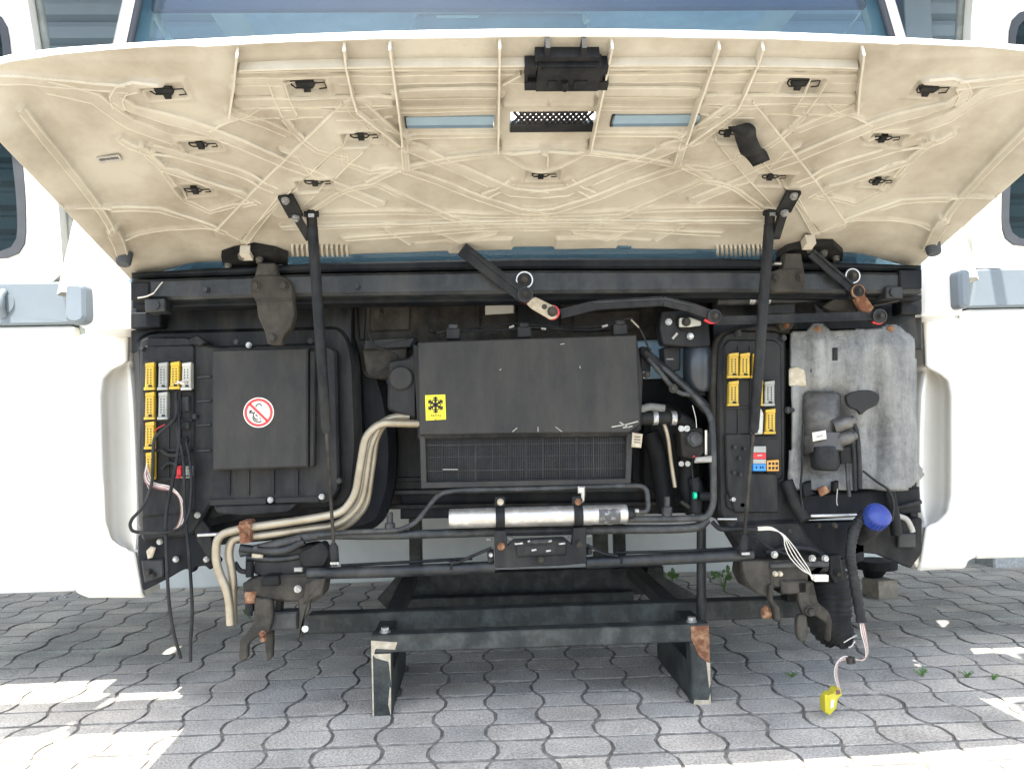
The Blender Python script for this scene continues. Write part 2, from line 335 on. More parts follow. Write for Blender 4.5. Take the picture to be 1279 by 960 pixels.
for (z, x, y, wide) in near:
    o = bpy.data.objects.new('paving_stone', pm[(wide, random.randrange(5))]); COL.objects.link(o); o.parent = ground
    o.location = (x-WL['ground'][0], y-WL['ground'][1], random.uniform(-0.002, 0.001)-WL['ground'][2])
    o.rotation_euler = (random.gauss(0, 0.008), random.gauss(0, 0.008), random.choice((0, math.pi))+random.gauss(0, 0.008))
pv = MB()
for iy in range(-40, 19):
    for ix in range(-36, 37):
        x = X0P+ix*PW; y = Y0P+iy*PD+PD/2; wide = (ix+iy) % 2
        if (round(x, 4), round(y, 4)) in nearset: continue
        if y > 1.92: continue
        vs, fs = geo[(wide, random.randrange(5))]; dz = random.uniform(-0.002, 0.001)
        n_ = len(vs)//4; pv.add([(a+x, b+y, c+dz) for a, b, c in vs], fs[:1+n_]); pv.add([(a+x, b+y, c+dz) for a, b, c in vs], fs[1+n_:], 1)
st = pv.build('paving_stone_field', [PAVER, JOINT], ground); st['kind'] = 'stuff'

# ------------------------------------------------------------------ building behind
bld = thing('building', 'pale plastered building with blue grey sheet cladding behind the cab', 'building', (0, 1.95, 0))
w = MB(); w.box((-9, 1.95, -0.02), (9, 2.25, 0.62), 0.004); w.build('plinth_wall', WALLM, bld)
w = MB(); w.box((-9, 1.97, 0.6201), (9, 2.3, 4.4)); w.build('wall', SLAT, bld)
zs = 0.66
while zs < 3.4:
    w = MB()
    w.add([(-9, 1.962, zs), (9, 1.962, zs), (9, 1.925, zs+0.02), (-9, 1.925, zs+0.02), (9, 1.925, zs+0.078), (-9, 1.925, zs+0.078), (9, 1.962, zs+0.098), (-9, 1.962, zs+0.098), (9, 1.962, zs+0.118), (-9, 1.962, zs+0.118)],
          [(0, 1, 2, 3), (3, 2, 4, 5), (5, 4, 6, 7), (7, 6, 8, 9)])
    w.build('cladding_slat', SLAT, bld); zs += 0.1185
w = MB(); w.box((-9, -0.10, 3.25), (9, 1.949, 3.40), 0.01); w.build('shade_canopy', SOFFIT, bld)  # unseen canopy added to shade the ground, its pale underside bouncing light
for x_ in range(-8, 9, 2):
    w = MB(); w.box((x_-.04, -0.05, 3.13), (x_+.04, 1.92, 3.249), 0.004); w.build('shade_canopy_joist', SOFFIT, bld)
w = MB(); w.box((2.06, 1.86, 0.621), (2.2, 1.961, 3.4), 0.004); w.build('corner_post', SLAT, bld)
PAVE2 = mat('rough_concrete_kerb', (0.33, 0.34, 0.33), 0.9, scale=60, col2=(0.50, 0.51, 0.50), bump=0.8, bscale=150)
w = MB(); w.prism(rrect(2.33, -0.05, 6.0, 0.13, 0.03), 1.80, 1.949, 0.008); k = w.build('concrete_kerb', PAVE2)
tag(k, 'rough light concrete kerb along the wall at the far right', 'kerb')

# ------------------------------------------------------------------ weeds, disc, block
def weed(px, py, hgt, n, label, cat='weed', wide=1.0, seed=1, ground_y=None):
    rnd = random.Random(seed); b = atZ(px, py, 0); t = thing('weed', label, cat, tuple(b))
    st_ = MB(); lf = []
    for k in range(n):
        a = rnd.uniform(0, 6.28); lean = rnd.uniform(0.1, 0.6)*wide; L = hgt*rnd.uniform(0.55, 1.0)
        p1 = b+np.array([math.cos(a)*lean*L*0.4, math.sin(a)*lean*L*0.3, L*0.6]); p2 = b+np.array([math.cos(a)*lean*L, math.sin(a)*lean*L*0.7, L*0.92])
        st_.tube([b+np.array([0, 0, -0.004]), p1, p2], [0.002, 0.0016, 0.001], 5, res=3)
        d = (p2-p1)/np.linalg.norm(p2-p1); s_ = np.cross(d, [0, -1, 0.25]); s_ /= np.linalg.norm(s_)+1e-9
        for q in range(rnd.choice((2, 3))):
            c = p1+(p2-p1)*rnd.uniform(0.2, 1); dd = d+s_*rnd.uniform(-1, 1)+np.array([0, rnd.uniform(-.5, .3), rnd.uniform(-.2, .4)]); dd /= np.linalg.norm(dd)
            ss = np.cross(dd, [rnd.uniform(-.3, .3), -1, .4]); ss /= np.linalg.norm(ss); l_ = hgt*rnd.uniform(0.22, 0.42); w_ = l_*0.30; up = np.cross(ss, dd)*l_*0.06
            m_ = MB(); m_.add([c, c+dd*l_*0.35+ss*w_-up, c+dd*l_*0.4+up, c+dd*l_*0.35-ss*w_-up, c+dd*l_*0.75+ss*w_*0.75, c+dd*l_*0.75-ss*w_*0.75, c+dd*l_], [(0, 1, 2), (0, 2, 3), (1, 4, 2), (2, 5, 3), (2, 4, 6), (2, 6, 5)], 0, True)
            lf.append(m_)
    st_.build('stem', LEAF, t)
    for m_ in lf: m_.build('leaf', LEAF, t)
    return t
weed(838, 735, 0.085, 5, 'small leafy weed at the foot of the wall left of the round post', seed=3)
weed(905, 736, 0.085, 8, 'bushy weed at the foot of the wall right of the round post', wide=1.6, seed=5)
weed(1005, 738, 0.06, 6, 'low green weed seen behind the right suspension bracket', wide=1.8, seed=8)
weed(312, 772, 0.035, 5, 'small weed in a paving joint behind the left suspension bracket', wide=2, seed=11)
for (px, py, h_, lab, sd_) in ((1152, 843, 0.018, 'mossy tuft in a joint right of the yellow plug, leftmost of three', 21), (1208, 845, 0.016, 'mossy tuft in a joint right of the yellow plug, middle of three', 22), (1240, 848, 0.014, 'mossy tuft in a joint right of the yellow plug, nearest the frame edge', 23), (990, 845, 0.015, 'mossy tuft in a joint just left of the yellow plug', 24)):
    weed(px, py, h_, 9, lab, wide=3.0, seed=sd_)
b = atZ(1096, 741, 0)
t = thing('rubber_foot', 'black round machine foot standing by the wall at right', 'machine foot', tuple(b))
w = MB(); w.tube([b+(0, 0, 0.105), b+(0, 0, 0.135), b+(0, 0, 0.14)], [0.082, 0.084, 0.078], 28); w.build('disc', RUBBER, t)
w = MB(); w.tube([b+(-.02, 0, 0.0), b+(-.02, 0, 0.06), b+(-.01, 0, .105)], [0.024, 0.03, 0.05], 16); w.build('stem', RUBBER, t)
c = atZ(1107, 747, 0); w = MB(); w.obox(c+np.array([0.0, 0.05, 0.035]), (0.045, 0.01, 0), (-0.01, 0.05, 0), (0, 0, 0.035)); o = w.build('stone_block', STONEB)
tag(o, 'small tan broken stone lying in front of the round black foot', 'stone')
rnd = random.Random(5)
PEB = []
for k in range(8):
    x_ = rnd.uniform(0, 100); y_ = rnd.uniform(741, 752); c = atZ(x_, y_, 0); w = MB(); r_ = rnd.uniform(0.006, 0.014)
    pts = []; fs = []
    for a in range(3):
        for q in range(6):
            th = (a+0.5)/3*math.pi; ph = q/6*6.283; rr = r_*rnd.uniform(0.7, 1.2); pts.append(c+np.array([math.sin(th)*math.cos(ph)*rr, math.sin(th)*math.sin(ph)*rr, max(-.002, 0.6*math.cos(th)*rr+r_*0.4)]))
    for a in range(2):
        for q in range(6): fs.append((a*6+q, a*6+(q+1) % 6, (a+1)*6+(q+1) % 6, (a+1)*6+q))
    fs += [(5, 4, 3, 2, 1, 0), (12, 13, 14, 15, 16, 17)]
    w.add(pts, fs); o = w.build('pebble', PAVE2); PEB.append((x_, o))
PEB.sort(key=lambda q: q[0])
for nm_, (x_, o) in zip(('first', 'second', 'third', 'fourth', 'fifth', 'sixth', 'seventh', 'last'), PEB): tag(o, nm_+' pale stone crumb from the left on the paving under the left door', 'pebble', 'stone crumbs under the left door')
# ------------------------------------------------------------------ support stand
stand = thing('support_stand', 'welded dark grey steel stand with worn legs carrying the cab', 'steel stand', (0, 0.6, 0))
def fb(name, x0, y0, x1, y1, Y, dep, m=STAND, par=stand, ch=0.003, lab=None, mb=None):
    """box whose front face covers a photo rectangle at depth Y"""
    a = at(x0, y0, Y); b_ = at(x1, y1, Y); w = mb or MB(); w.box((a[0], Y, a[2]), (b_[0], Y+dep, b_[2]), ch)
    return None if mb else w.build(name, m, par, lab)
YS = 0.085
zt = at(680, 786, YS)[2]; zb = at(680, 808, YS)[2]
xl = at(463, 800, YS)[0]; xr = at(887, 800, YS)[0]
w = MB(); w.box((xl+0.001, YS, zb), (xr-0.001, YS+0.05, zt), 0.003); w.build('front_rail', STAND, stand)
for s_, xx in ((1, xl), (-1, xr)):
    w = MB(); w.box((xx, YS+0.001, 0.001), (xx+s_*0.052, YS+0.045, zb-0.0005), 0.004); lg = w.build('leg', STAND, stand, 'front leg with pale flaked paint' if s_ > 0 else 'front leg with a rusty top')
    w = MB(); n0 = 0.0012
    if s_ > 0:
        w.prism([(xx+0.001, zb-0.004), (xx+0.008, zb-0.004), (xx+0.012, zb+0.012), (xx+0.062, zb+0.008), (xx+0.068, zb+0.026), (xx+0.01, zb+0.032), (xx+0.001, zt-0.012)], YS-n0, YS+0.0005); w.build('bare_patch', PEEL, lg)
        w = MB(); w.prism([(xx+.002, .002), (xx+.006, .002), (xx+.005, zb-.004), (xx+.0012, zb-.004)], YS-n0+.001, YS+.0015); w.prism([(xx+.042, .03), (xx+.049, .0), (xx+.050, .07), (xx+.047, .075)], YS-n0+.001, YS+.0015); w.prism([(xx+.004, zb-.002), (xx+.05, zb-.002), (xx+.05, zb-.075), (xx+.045, zb-.022), (xx+.012, zb-.012)], YS-n0+.001, YS+.0015); w.build('bare_patch', PEEL, lg)
    else:
        w.prism([(xx-0.05, zt-0.004), (xx-0.002, zt-0.003), (xx-0.003, zb-0.055), (xx-0.018, zb-0.048), (xx-0.034, zb-0.03), (xx-0.05, zb+0.01)], YS-n0, YS+0.0005); w.build('rust_patch', RUST, lg)
        w = MB(); w.prism([(xx-.012, zb-.05), (xx-.002, zb-.05), (xx-.003, .05), (xx-.007, .04)], YS-n0+.001, YS+.0015); w.prism([(xx-.05, .0), (xx-.003, .0), (xx-.004, .028), (xx-.01, .01), (xx-.046, .012)], YS-n0+.001, YS+.0015); w.build('bare_patch', PEEL, lg)
    w = MB(); w.box((xx+s_*0.004, YS+0.046, 0.001), (xx+s_*0.05, YS+0.42, 0.1), 0.003); w.build('side_plate', STAND, stand)
    w = MB(); w.box((xx+s_*0.003, YS+0.051, zb+.002), (xx+s_*0.049, 1.25, zt-.004), 0.003); w.build('side_rail', STAND, stand)
    w = MB(); w.box((xx+s_*0.004, 1.251, 0.001), (xx+s_*0.05, 1.30, 0.48), 0.003); w.build('rear_leg', STAND, stand)
for px in (481, 864):
    w = MB(); p = at(px, 783, YS+0.03); p[2] = zt; w.hexbolt(p, 0.011, 0.013, (0, 0, 1)); w.build('bolt', BRIGHT, stand)
# long cross beam behind the front rail, carried by the side rails
YB = 0.26
a = at(385, 754, YB); b_ = at(1012, 769, YB); zb1 = at(700, 781, YB)[2]; zt1 = at(700, 757, YB)[2]
w = MB(); w.box((a[0], YB, zb1), (b_[0], YB+0.05, zt1), 0.003); w.build('cross_beam', STAND, stand)
# rear frame seen under the cab
w = MB(); YR = 1.0
fb('rear_beam', 495, 718, 830, 741, YR, 0.05); fb('rear_beam', 498, 748, 792, 757, 0.9, 0.05)
for (x0, x1, y0, y1, Y) in ((510, 527, 622, 755, 1.02), (740, 762, 612, 752, 1.02)):
    fb('upright', x0, y0, x1, y1, Y, 0.04)
a = at(805, 716, 0.98); b_ = at(868, 752, 0.98); w = MB(); w.bar(a, b_, 0.05, 0.04); w.build('brace', STAND, stand)
a = at(510, 716, 0.98); b_ = at(478, 752, 0.98); w = MB(); w.bar(a, b_, 0.05, 0.04); w.build('brace', STAND, stand)
w = MB(); w.tube([at(876, 778, 0.2), at(876, 640, 0.2)], 0.0135, 12); w.build('round_post', GREYT, stand)

# ------------------------------------------------------------------ the cab
cab = thing('truck_cab', 'white truck cab with its front hood raised over a dark engine bay', 'truck cab', (0, 0.9, 0.3))
def part(mb, name, m, par=None, lab=None): return mb.build(name, m, par or cab, lab)
def plate(name, pts, Y, dep, m, par=None, ch=0.003, r=0.0, lab=None):
    P = pp(pts, Y)
    if r: P = rpoly(P, r*pxm(Y))
    w = MB(); w.prism(P, Y, Y+dep, ch); return part(w, name, m, par, lab)
def bolts(par, pts, Y, r=0.007, m=BOLT, name='bolt'):
    for x, y in pts:
        w = MB(); w.hexbolt(at(x, y, Y), r, 0.010); part(w, name, m, par)
def ptube(name, pts, Y, rpx, m, par=None, res=6, rb=None, seg=10, lab=None):
    """tube along photo points; Y single or one depth per point; rpx radius in photo pixels"""
    Ys = Y if hasattr(Y, '__len__') else [Y]*len(pts)
    P = [at(x, y, q) for (x, y), q in zip(pts, Ys)]
    w = MB()
    if rb is not None: w.tube(bend(P, rb), rpx*pxm(Ys[0]), seg)
    else: w.tube(P, rpx*pxm(Ys[0]), seg, res=res)
    return part(w, name, m, par, lab)

# --- body shell: floor, back, roof, pillars
w = MB(); w.box((-0.985, 0.04, 1.085), (0.985, 0.42, 1.120)); part(w, 'cowl_shelf', DARKP)  # added shelf, blocks light falling through the glass into the bay
w = MB(); w.box((-1.20, 0.41, 0.50), (1.20, 1.78, 0.56)); part(w, 'floor_pan', DARKP)
w = MB(); w.box((-1.12, 1.70, 0.5601), (1.12, 1.78, 2.34)); part(w, 'back_wall', INTERIOR)
ROOF = mat('roof_lining', (0.58, 0.64, 0.68), 0.9, var=0.08)
w = MB(); w.box((-1.14, 0.52, 2.341), (1.14, 1.78, 2.38), 0.01); part(w, 'roof', WHITE)
w = MB(); w.box((-1.0, 0.56, 2.31), (1.0, 1.69, 2.3395)); part(w, 'roof_lining', ROOF)
for s_ in (-1, 1):
    w = MB(); w.box((s_*1.08, 1.25, 0.5601), (s_*1.14, 1.699, 2.34)); part(w, 'rear_side_panel', WHITE)
w = MB(); w.box((-1.0, 0.22, 0.86), (1.0, 0.62, 1.16), 0.03); part(w, 'dashboard', INTERIOR)
for x_ in (-0.55, 0.5):
    w = MB(); w.prism(rrect(x_-0.27, 1.05, x_+0.27, 1.62, 0.1), 1.18, 1.32, 0.03); w.prism(rrect(x_-0.14, 1.63, x_+0.14, 1.8, 0.05), 1.20, 1.30, 0.02); w.box((x_-0.27, 0.75, 0.85), (x_+0.27, 1.179, 1.03), 0.03); part(w, 'seat', INTERIOR)
w = MB(); w.prism(rpoly(pp([(517, 14), (735, 14), (733, 44), (519, 45)], 0.72), 0.03), 0.72, 0.95, 0.02); oc = part(w, 'overhead_console', CONSOLE)
w = MB(); w.bar(at(545, 21, .715), at(598, 21, .715), .006, .006); w.tube([at(730, 18, .715), at(731, 24, .715), at(733, 28, .715)], [.006, .012, .014], 8); part(w, 'console_trim', STICKW, oc)
w = MB(); w.tube([at(180, -6, .62), at(212, 50, .55)], .012, 8); part(w, 'grab_rail', STICKW)
w = MB(); w.bar(at(1090, -4, .6), at(1050, 48, .6), .006, .006); part(w, 'belt_cord', STICKW)
# windscreen, slightly bowed, leaning back
def ws(u, v):                       # u -1..1 across, v 0..1 up
    hw = 1.19-0.06*v; y = 0.12+0.34*v-0.08*(1-u*u); z = 1.135+1.2*v
    return np.array([hw*u, y, z])
w = MB(); sheet(w, [[ws(u, v) for u in np.linspace(-1, 1, 25)] for v in np.linspace(0, 1, 9)])
o = part(w, 'windscreen', GLASS)
fr2 = MB(); sheet(fr2, [[ws(u, v)+(0, .012, 0) for u in np.linspace(-1, 1, 25)] for v in (0, .05, .10)]); part(fr2, 'black_frit', HOLE)
sm = o.modifiers.new('thickness', 'SOLIDIFY'); sm.thickness = 0.006
w = MB(); w.tube([ws(-1, v)+(0.006, -.006, 0) for v in np.linspace(0.1, 1, 6)], 0.011, 8); w.tube([ws(1, v)+(-0.006, -.006, 0) for v in np.linspace(0.1, 1, 6)], 0.011, 8); w.tube([ws(u, 0)+(0, -.006, -0.004) for u in np.linspace(-.84, .84, 15)], 0.016, 8); part(w, 'windscreen_seal', SEAL)
for s_ in (-1, 1):
    w = MB(); rows = []
    for v in np.linspace(-0.02, 1, 8):
        p = ws(s_, v); q = p+np.array([s_*0.068, 0.03+0.01*v, 0]); e = p+np.array([s_*0.075, 0.14, 0]); k = p+np.array([s_*.0, 0.12, 0])
        rows.append([p+(0, -0.004, 0), p+np.array([s_*0.035, -0.012, 0]), q, e, k, p+(0, -0.004, 0)])
    sheet(w, rows); part(w, 'a_pillar', WHITE)
w = MB(); rows = []
for u in np.linspace(-1, 1, 21):
    p = ws(u, 1); rows.append([p+(0, -0.012, -0.004), p+(0, -0.01, 0.05), p+(0, 0.06, 0.075), p+(0, 0.07, 0.0), p+(0, -0.012, -0.004)])
sheet(w, rows); part(w, 'roof_header', WHITE)
zb_ = at(640, 9, 0.47)[2]; xa_ = at(163, 0, 0.47)[0]; xb_ = at(1124, 0, 0.47)[0]; w = MB(); w.prism(rpoly([(xa_, zb_-.01), (xb_, zb_), (xb_, 2.30), (xa_, 2.30)], 0.03), 0.47, 0.49, 0.004); part(w, 'sun_blind', BLIND)
# wiper arms lying on the glass foot are added with the linkage

for x0_, x1_, y0_, z0_ in ((-1.055, -1.035, 0.22, 0.70), (1.035, 1.055, 0.15, 0.42)):
    w = MB(); w.box((x0_, y0_, z0_), (x1_, 0.399, 1.08)); part(w, 'bay_side', DARKP)
    w = MB(); w.box((min(x0_, x0_*1.09), 0.38, z0_), (max(x1_, x1_*1.09), 0.3985, 1.08)); part(w, 'bay_flange', DARKP)
# --- front corner panels with the scooped air channel
def corner(s_):
    A = lambda pts, Y: pp(pts, Y)
    if s_ < 0:
        outer = [(98, 225), (163, 225), (162, 410), (107, 412), (97, 405)]
        low = [(160, 413), (159, 458), (138, 462), (128, 474), (126, 495), (131, 655), (136, 674), (147, 683), (169, 686), (178, 745), (150, 747), (96, 741), (89, 733), (85, 600), (79, 450), (83, 428), (95, 417)]
        scoop = [((159, 459), (138, 462)), ((163, 468), (128, 474)), ((166, 500), (126, 495)), ((169, 560), (128, 560)), ((171, 620), (130, 630)), ((171, 655), (132, 658)), ((170, 676), (137, 674)), ((169, 686), (147, 683))]
    else:
        outer = [(1153, 225), (1205, 225), (1204, 392), (1153, 394)]
        low = [(1154, 396), (1198, 396), (1212, 404), (1218, 418), (1228, 600), (1227, 690), (1222, 699), (1160, 713), (1149, 711), (1158, 652), (1172, 651), (1184, 640), (1188, 622), (1188, 490), (1184, 474), (1172, 466), (1158, 462)]
        scoop = [((1158, 462), (1172, 466)), ((1155, 474), (1184, 474)), ((1152, 492), (1188, 490)), ((1149, 540), (1188, 540)), ((1148, 590), (1188, 590)), ((1149, 622), (1188, 622)), ((1152, 640), (1184, 640)), ((1158, 652), (1172, 651))]
    PY = 0.27; w = MB(); w.prism(A(outer, 0.10), 0.10, PY+0.10, 0.008); part(w, 'corner_panel', WHITE)
    # lower panel: rows of one cross-section from the outer edge over the front into the scoop
    if s_ < 0:
        oe = [(104, 414), (88, 422), (81, 436), (79, 455), (82, 520), (85, 600), (88, 690), (89, 730), (92, 739), (102, 745)]
        ie = [(160, 413), (159, 452), (138, 462), (129, 472), (126, 495), (128, 575), (131, 655), (136, 674), (150, 684), (169, 690), (178, 745)]
        se = [(160, 413), (160, 452), (163, 468), (166, 500), (169, 560), (171, 620), (171, 655), (170, 676), (169, 690), (178, 745)]; ztop_, zbot_ = 413, 746
    else:
        oe = [(1202, 396), (1213, 402), (1218, 416), (1220, 440), (1224, 520), (1228, 610), (1227, 686), (1223, 697), (1212, 702)]
        ie = [(1154, 396), (1157, 458), (1174, 466), (1185, 475), (1188, 492), (1188, 560), (1188, 620), (1184, 640), (1172, 652), (1157, 657), (1149, 711)]
        se = [(1154, 396), (1157, 458), (1154, 476), (1151, 492), (1149, 540), (1148, 590), (1149, 622), (1152, 642), (1157, 657), (1149, 711)]; ztop_, zbot_ = 396, 712
    def xat(L, y): return float(np.interp(y, [p[1] for p in L], [p[0] for p in L]))
    ys = np.linspace(ztop_, zbot_, 90); rows = []
    for q, y in enumerate(ys):
        xo, xm, xs = xat(oe, y), xat(ie, y), xat(se, y)
        skew = -0.02*(xo-xs)*(1 if True else 0)*(y-ztop_)/(zbot_-ztop_)
        O = at(xo, y+skew, PY); Mx = at(xm, y, PY); f = -s_; row = []
        e0 = min(1, min(q, len(ys)-1-q)/3.0); yb = 0.014*(1-math.sqrt(max(0, 1-(1-e0)**2)))
        row += [O+np.array([-f*.004, .13, 0]), O+np.array([-f*.003, .05, 0]), O+np.array([0, .022+yb, 0]), O+np.array([f*.004, .009+yb, 0]), O+np.array([f*.013, .001+yb, 0])]
        for t in (0.25, 0.5, 0.75): row.append(O+(Mx-O)*t+np.array([f*.013*(1-t), yb, 0]))
        wd_ = abs(xs-xm)*pxm(PY); ro = min(1, wd_/0.02)
        row += [Mx+np.array([-f*.010, .0005+yb, 0]), Mx+np.array([-f*.003, .003+yb, 0]), Mx+np.array([0, .010+yb, 0])]
        dep = 0.085*ro
        for t in (0.12, 0.25, 0.4, 0.55, 0.7, 0.85, 1.0):
            yy = 0.010+yb+dep*math.sin(math.pi*min(1.0, (0.08+t*0.92)**0.6)*0.86)
            row.append(at(xm+(xs-xm)*t, y, PY+yy))
        row.append(row[-1]+np.array([f*.002, .03, 0])); row.append(row[-1]+np.array([-f*.004, .1, 0]))
        rows.append(row)
    w = MB(); sheet(w, rows)
    w.add([p for p in rows[-1]], [tuple(range(len(rows[-1])))]); w.add([p for p in rows[0]], [tuple(range(len(rows[0])))])
    part(w, 'air_deflector', WHITE)
corner(-1); corner(1)

# --- doors, both swung open about ninety degrees so their outside faces forward
def door(s_):
    Y = 0.40
    if s_ < 0:
        e = [(94, 738), (92, 408), (79, 350), (75, 270), (44, 62), (25, -60)]
        win = [(33, 323), (33, 200), (12, 40), (0, -60)]; belt = (353, 406); inner = 1
    else:
        e = [(1218, 698), (1206, 396), (1218, 350), (1214, 300), (1212, 40), (1220, -60)]
        win = [(1250, 308), (1251, 220), (1258, 60), (1266, -60)]; belt = (336, 384); inner = -1
    E_ = pp(e, Y); Wn = pp(win, Y); far = s_*2.25
    zbt = at(40 if s_ < 0 else 1250, belt[1], Y)[2]; ztp = at(40 if s_ < 0 else 1250, belt[0], Y)[2]; ztop = 2.12
    def ex(z): zz = [p[1] for p in E_]; xx = [p[0] for p in E_]; return float(np.interp(z, zz, xx))
    def wx(z): zz = [p[1] for p in Wn]; xx = [p[0] for p in Wn]; return float(np.interp(z, zz, xx))
    z0 = E_[0][1]; root = None
    w = MB(); w.prism(rpoly([(far, z0), (ex(z0), z0), (ex(zbt-.003), zbt-0.003), (far, zbt-0.003)], 0.012, 2), Y, Y+0.06, 0.008)
    root = part(w, 'door', WHITE)
    # upper door with window opening
    zw = Wn[0][1]
    outl = [(ex(ztp+.003), ztp+0.003)]+[(ex(z), z) for z in np.linspace(ztp+.1, ztop, 7)]+[(far, ztop), (far, ztp+0.003)]
    win_p = rpoly([(wx(zw), zw), (wx(1.45), 1.45), (wx(2.02), 2.02), (far-s_*0.1, 2.02), (far-s_*0.1, zw)], 0.07, 4)
    # ring between outline and opening
    def resamp(P, n):
        P = np.array(P+[P[0]], float); d = np.r_[0, np.cumsum(np.linalg.norm(np.diff(P, axis=0), axis=1))]; t = np.linspace(0, d[-1], n, endpoint=False)
        return np.c_[np.interp(t, d, P[:, 0]), np.interp(t, d, P[:, 1])]
    c0 = np.array([(wx(zw)+far)/2, 1.6])
    angs = np.linspace(0, 2*math.pi, 97)[:-1]
    def radial(P):
        P = np.array(P, float); out = []
        for a in angs:
            d = np.array([math.cos(a), math.sin(a)]); best = None
            for i in range(len(P)):
                p, q = P[i]-c0, P[(i+1) % len(P)]-c0; r_ = q-p; den = d[0]*r_[1]-d[1]*r_[0]
                if abs(den) < 1e-9: continue
                t = (p[0]*r_[1]-p[1]*r_[0])/den; k = (p[0]*d[1]-p[1]*d[0])/den
                if t > 0 and -1e-6 <= k <= 1+1e-6: best = t if best is None else max(best, t)
            out.append(c0+d*best)
        return out
    Oo = radial(outl); Oi = radial(win_p); Oi2 = [p+(c0-p)/np.linalg.norm(c0-p)*0.028 for p in Oi]
    w = MB(); n = 96
    vs = [(p[0], Y, p[1]) for p in Oo]+[(p[0], Y, p[1]) for p in Oi]+[(p[0], Y+.06, p[1]) for p in Oo]+[(p[0], Y+.06, p[1]) for p in Oi]; fs = []
    for i in range(n):
        j = (i+1) % n; fs += [(i, j, n+j, n+i), (2*n+i, 3*n+i, 3*n+j, 2*n+j), (i, 2*n+i, 2*n+j, j), (n+i, n+j, 3*n+j, 3*n+i)]
    w.add(vs, fs); part(w, 'upper_frame', WHITE, root)
    w = MB(); vs = [(p[0], Y-0.006, p[1]) for p in Oi]+[(p[0], Y-0.006, p[1]) for p in Oi2]+[(p[0], Y+.02, p[1]) for p in Oi]+[(p[0], Y+.02, p[1]) for p in Oi2]
    w.add(vs, fs); part(w, 'window_seal', SEAL, root)
    w = MB(); vs = [(p[0], Y+0.008, p[1]) for p in Oi2]+[(p[0], Y+.013, p[1]) for p in Oi2]; w.add(vs, [tuple(range(n)), tuple(reversed(range(n, 2*n)))]); part(w, 'window', GLASS2, root)
    w = MB(); w.prism(rpoly([(far, zbt), (ex(zbt), zbt), (ex(ztp), ztp), (far, ztp)], 0.006, 2), Y-0.012, Y+0.06, 0.006); bt = part(w, 'belt_strip', TRIM, root)
    # edge seal along the front of the door
    w = MB(); w.tube([(ex(z)-s_*0.012, Y+0.05, z) for z in np.linspace(z0+.02, ztop, 9)], 0.012, 8); part(w, 'edge_seal', mat('door_seal_green_grey', (0.20, 0.22, 0.20), 0.6), root)
    # grab handle recess and mirror on its long arms
    w = MB(); hx = at(5, 386, Y-.013)[0] if s_ < 0 else at(1300, 366, Y-.013)[0]; hz = (zbt+ztp)/2
    w.tube([(hx, Y-0.014, hz-.035), (hx, Y-0.03, hz-.02), (hx, Y-.03, hz+.02), (hx, Y-.014, hz+.035)], 0.012, 8); w.tube([(hx, Y-.012, hz), (hx, Y-.016, hz)], 0.03, 18); part(w, 'handle', TRIM, root)
    for zz in (2.09, 2.14):
        w = MB(); w.tube([(s_*1.36, Y+.01, zz), (s_*1.40, -0.20, zz), (s_*1.42, -0.32, zz)], 0.016, 8); part(w, 'mirror_arm', BLACKP, root)
    for xa, xb in (((1.05, 1.38), (1.40, 1.76)) if s_ < 0 else ((0.94, 1.24), (1.26, 1.54))):
        w = MB(); w.prism(rrect(min(s_*xa, s_*xb), 1.71, max(s_*xa, s_*xb), 2.12 if s_ < 0 else 2.34, 0.05), -0.46, -0.315 if s_ < 0 else -0.24, 0.03); part(w, 'wing_mirror', BLACKP, root)  # unseen mirrors, enlarged so that their shadow covers the paving
    if s_ > 0:
        w = MB(); w.prism(rrect(1.0, 1.76, 1.52, 2.06, 0.05), -0.69, -0.57, 0.03); part(w, 'shade_mirror', BLACKP, root)  # unseen mirror with its arm, added to shade the paving at right
        w = MB(); w.tube([(1.1, -.57, 1.95), (1.2, -.52, 1.97), (1.4, -.44, 2.0)], 0.016, 8); part(w, 'mirror_arm', BLACKP, root)
    return root
door(-1); door(1)
for P_ in ([(81, 353), (105, 354), (106, 400), (92, 405), (80, 400)], [(1198, 337), (1213, 336), (1214, 384), (1200, 384)]):
    w = MB(); w.prism(rpoly(pp(P_, 0.055), 0.014), 0.055, 0.25, 0.008); part(w, 'corner_cap', TRIM)
for z0_, z1_, xl_, xr_ in ((0.36, 0.999, -1.37, 1.38), (0.9991, 1.30, -1.30, 1.33), (1.3001, 1.84, -1.32, 1.33)):
    w = MB(); w.box((xl_, 0.385, z0_), (-1.10, 0.47, z1_)); part(w, 'hinge_post', WHITE)
    w = MB(); w.box((1.10, 0.385, z0_), (xr_, 0.47, z1_)); part(w, 'hinge_post', WHITE)
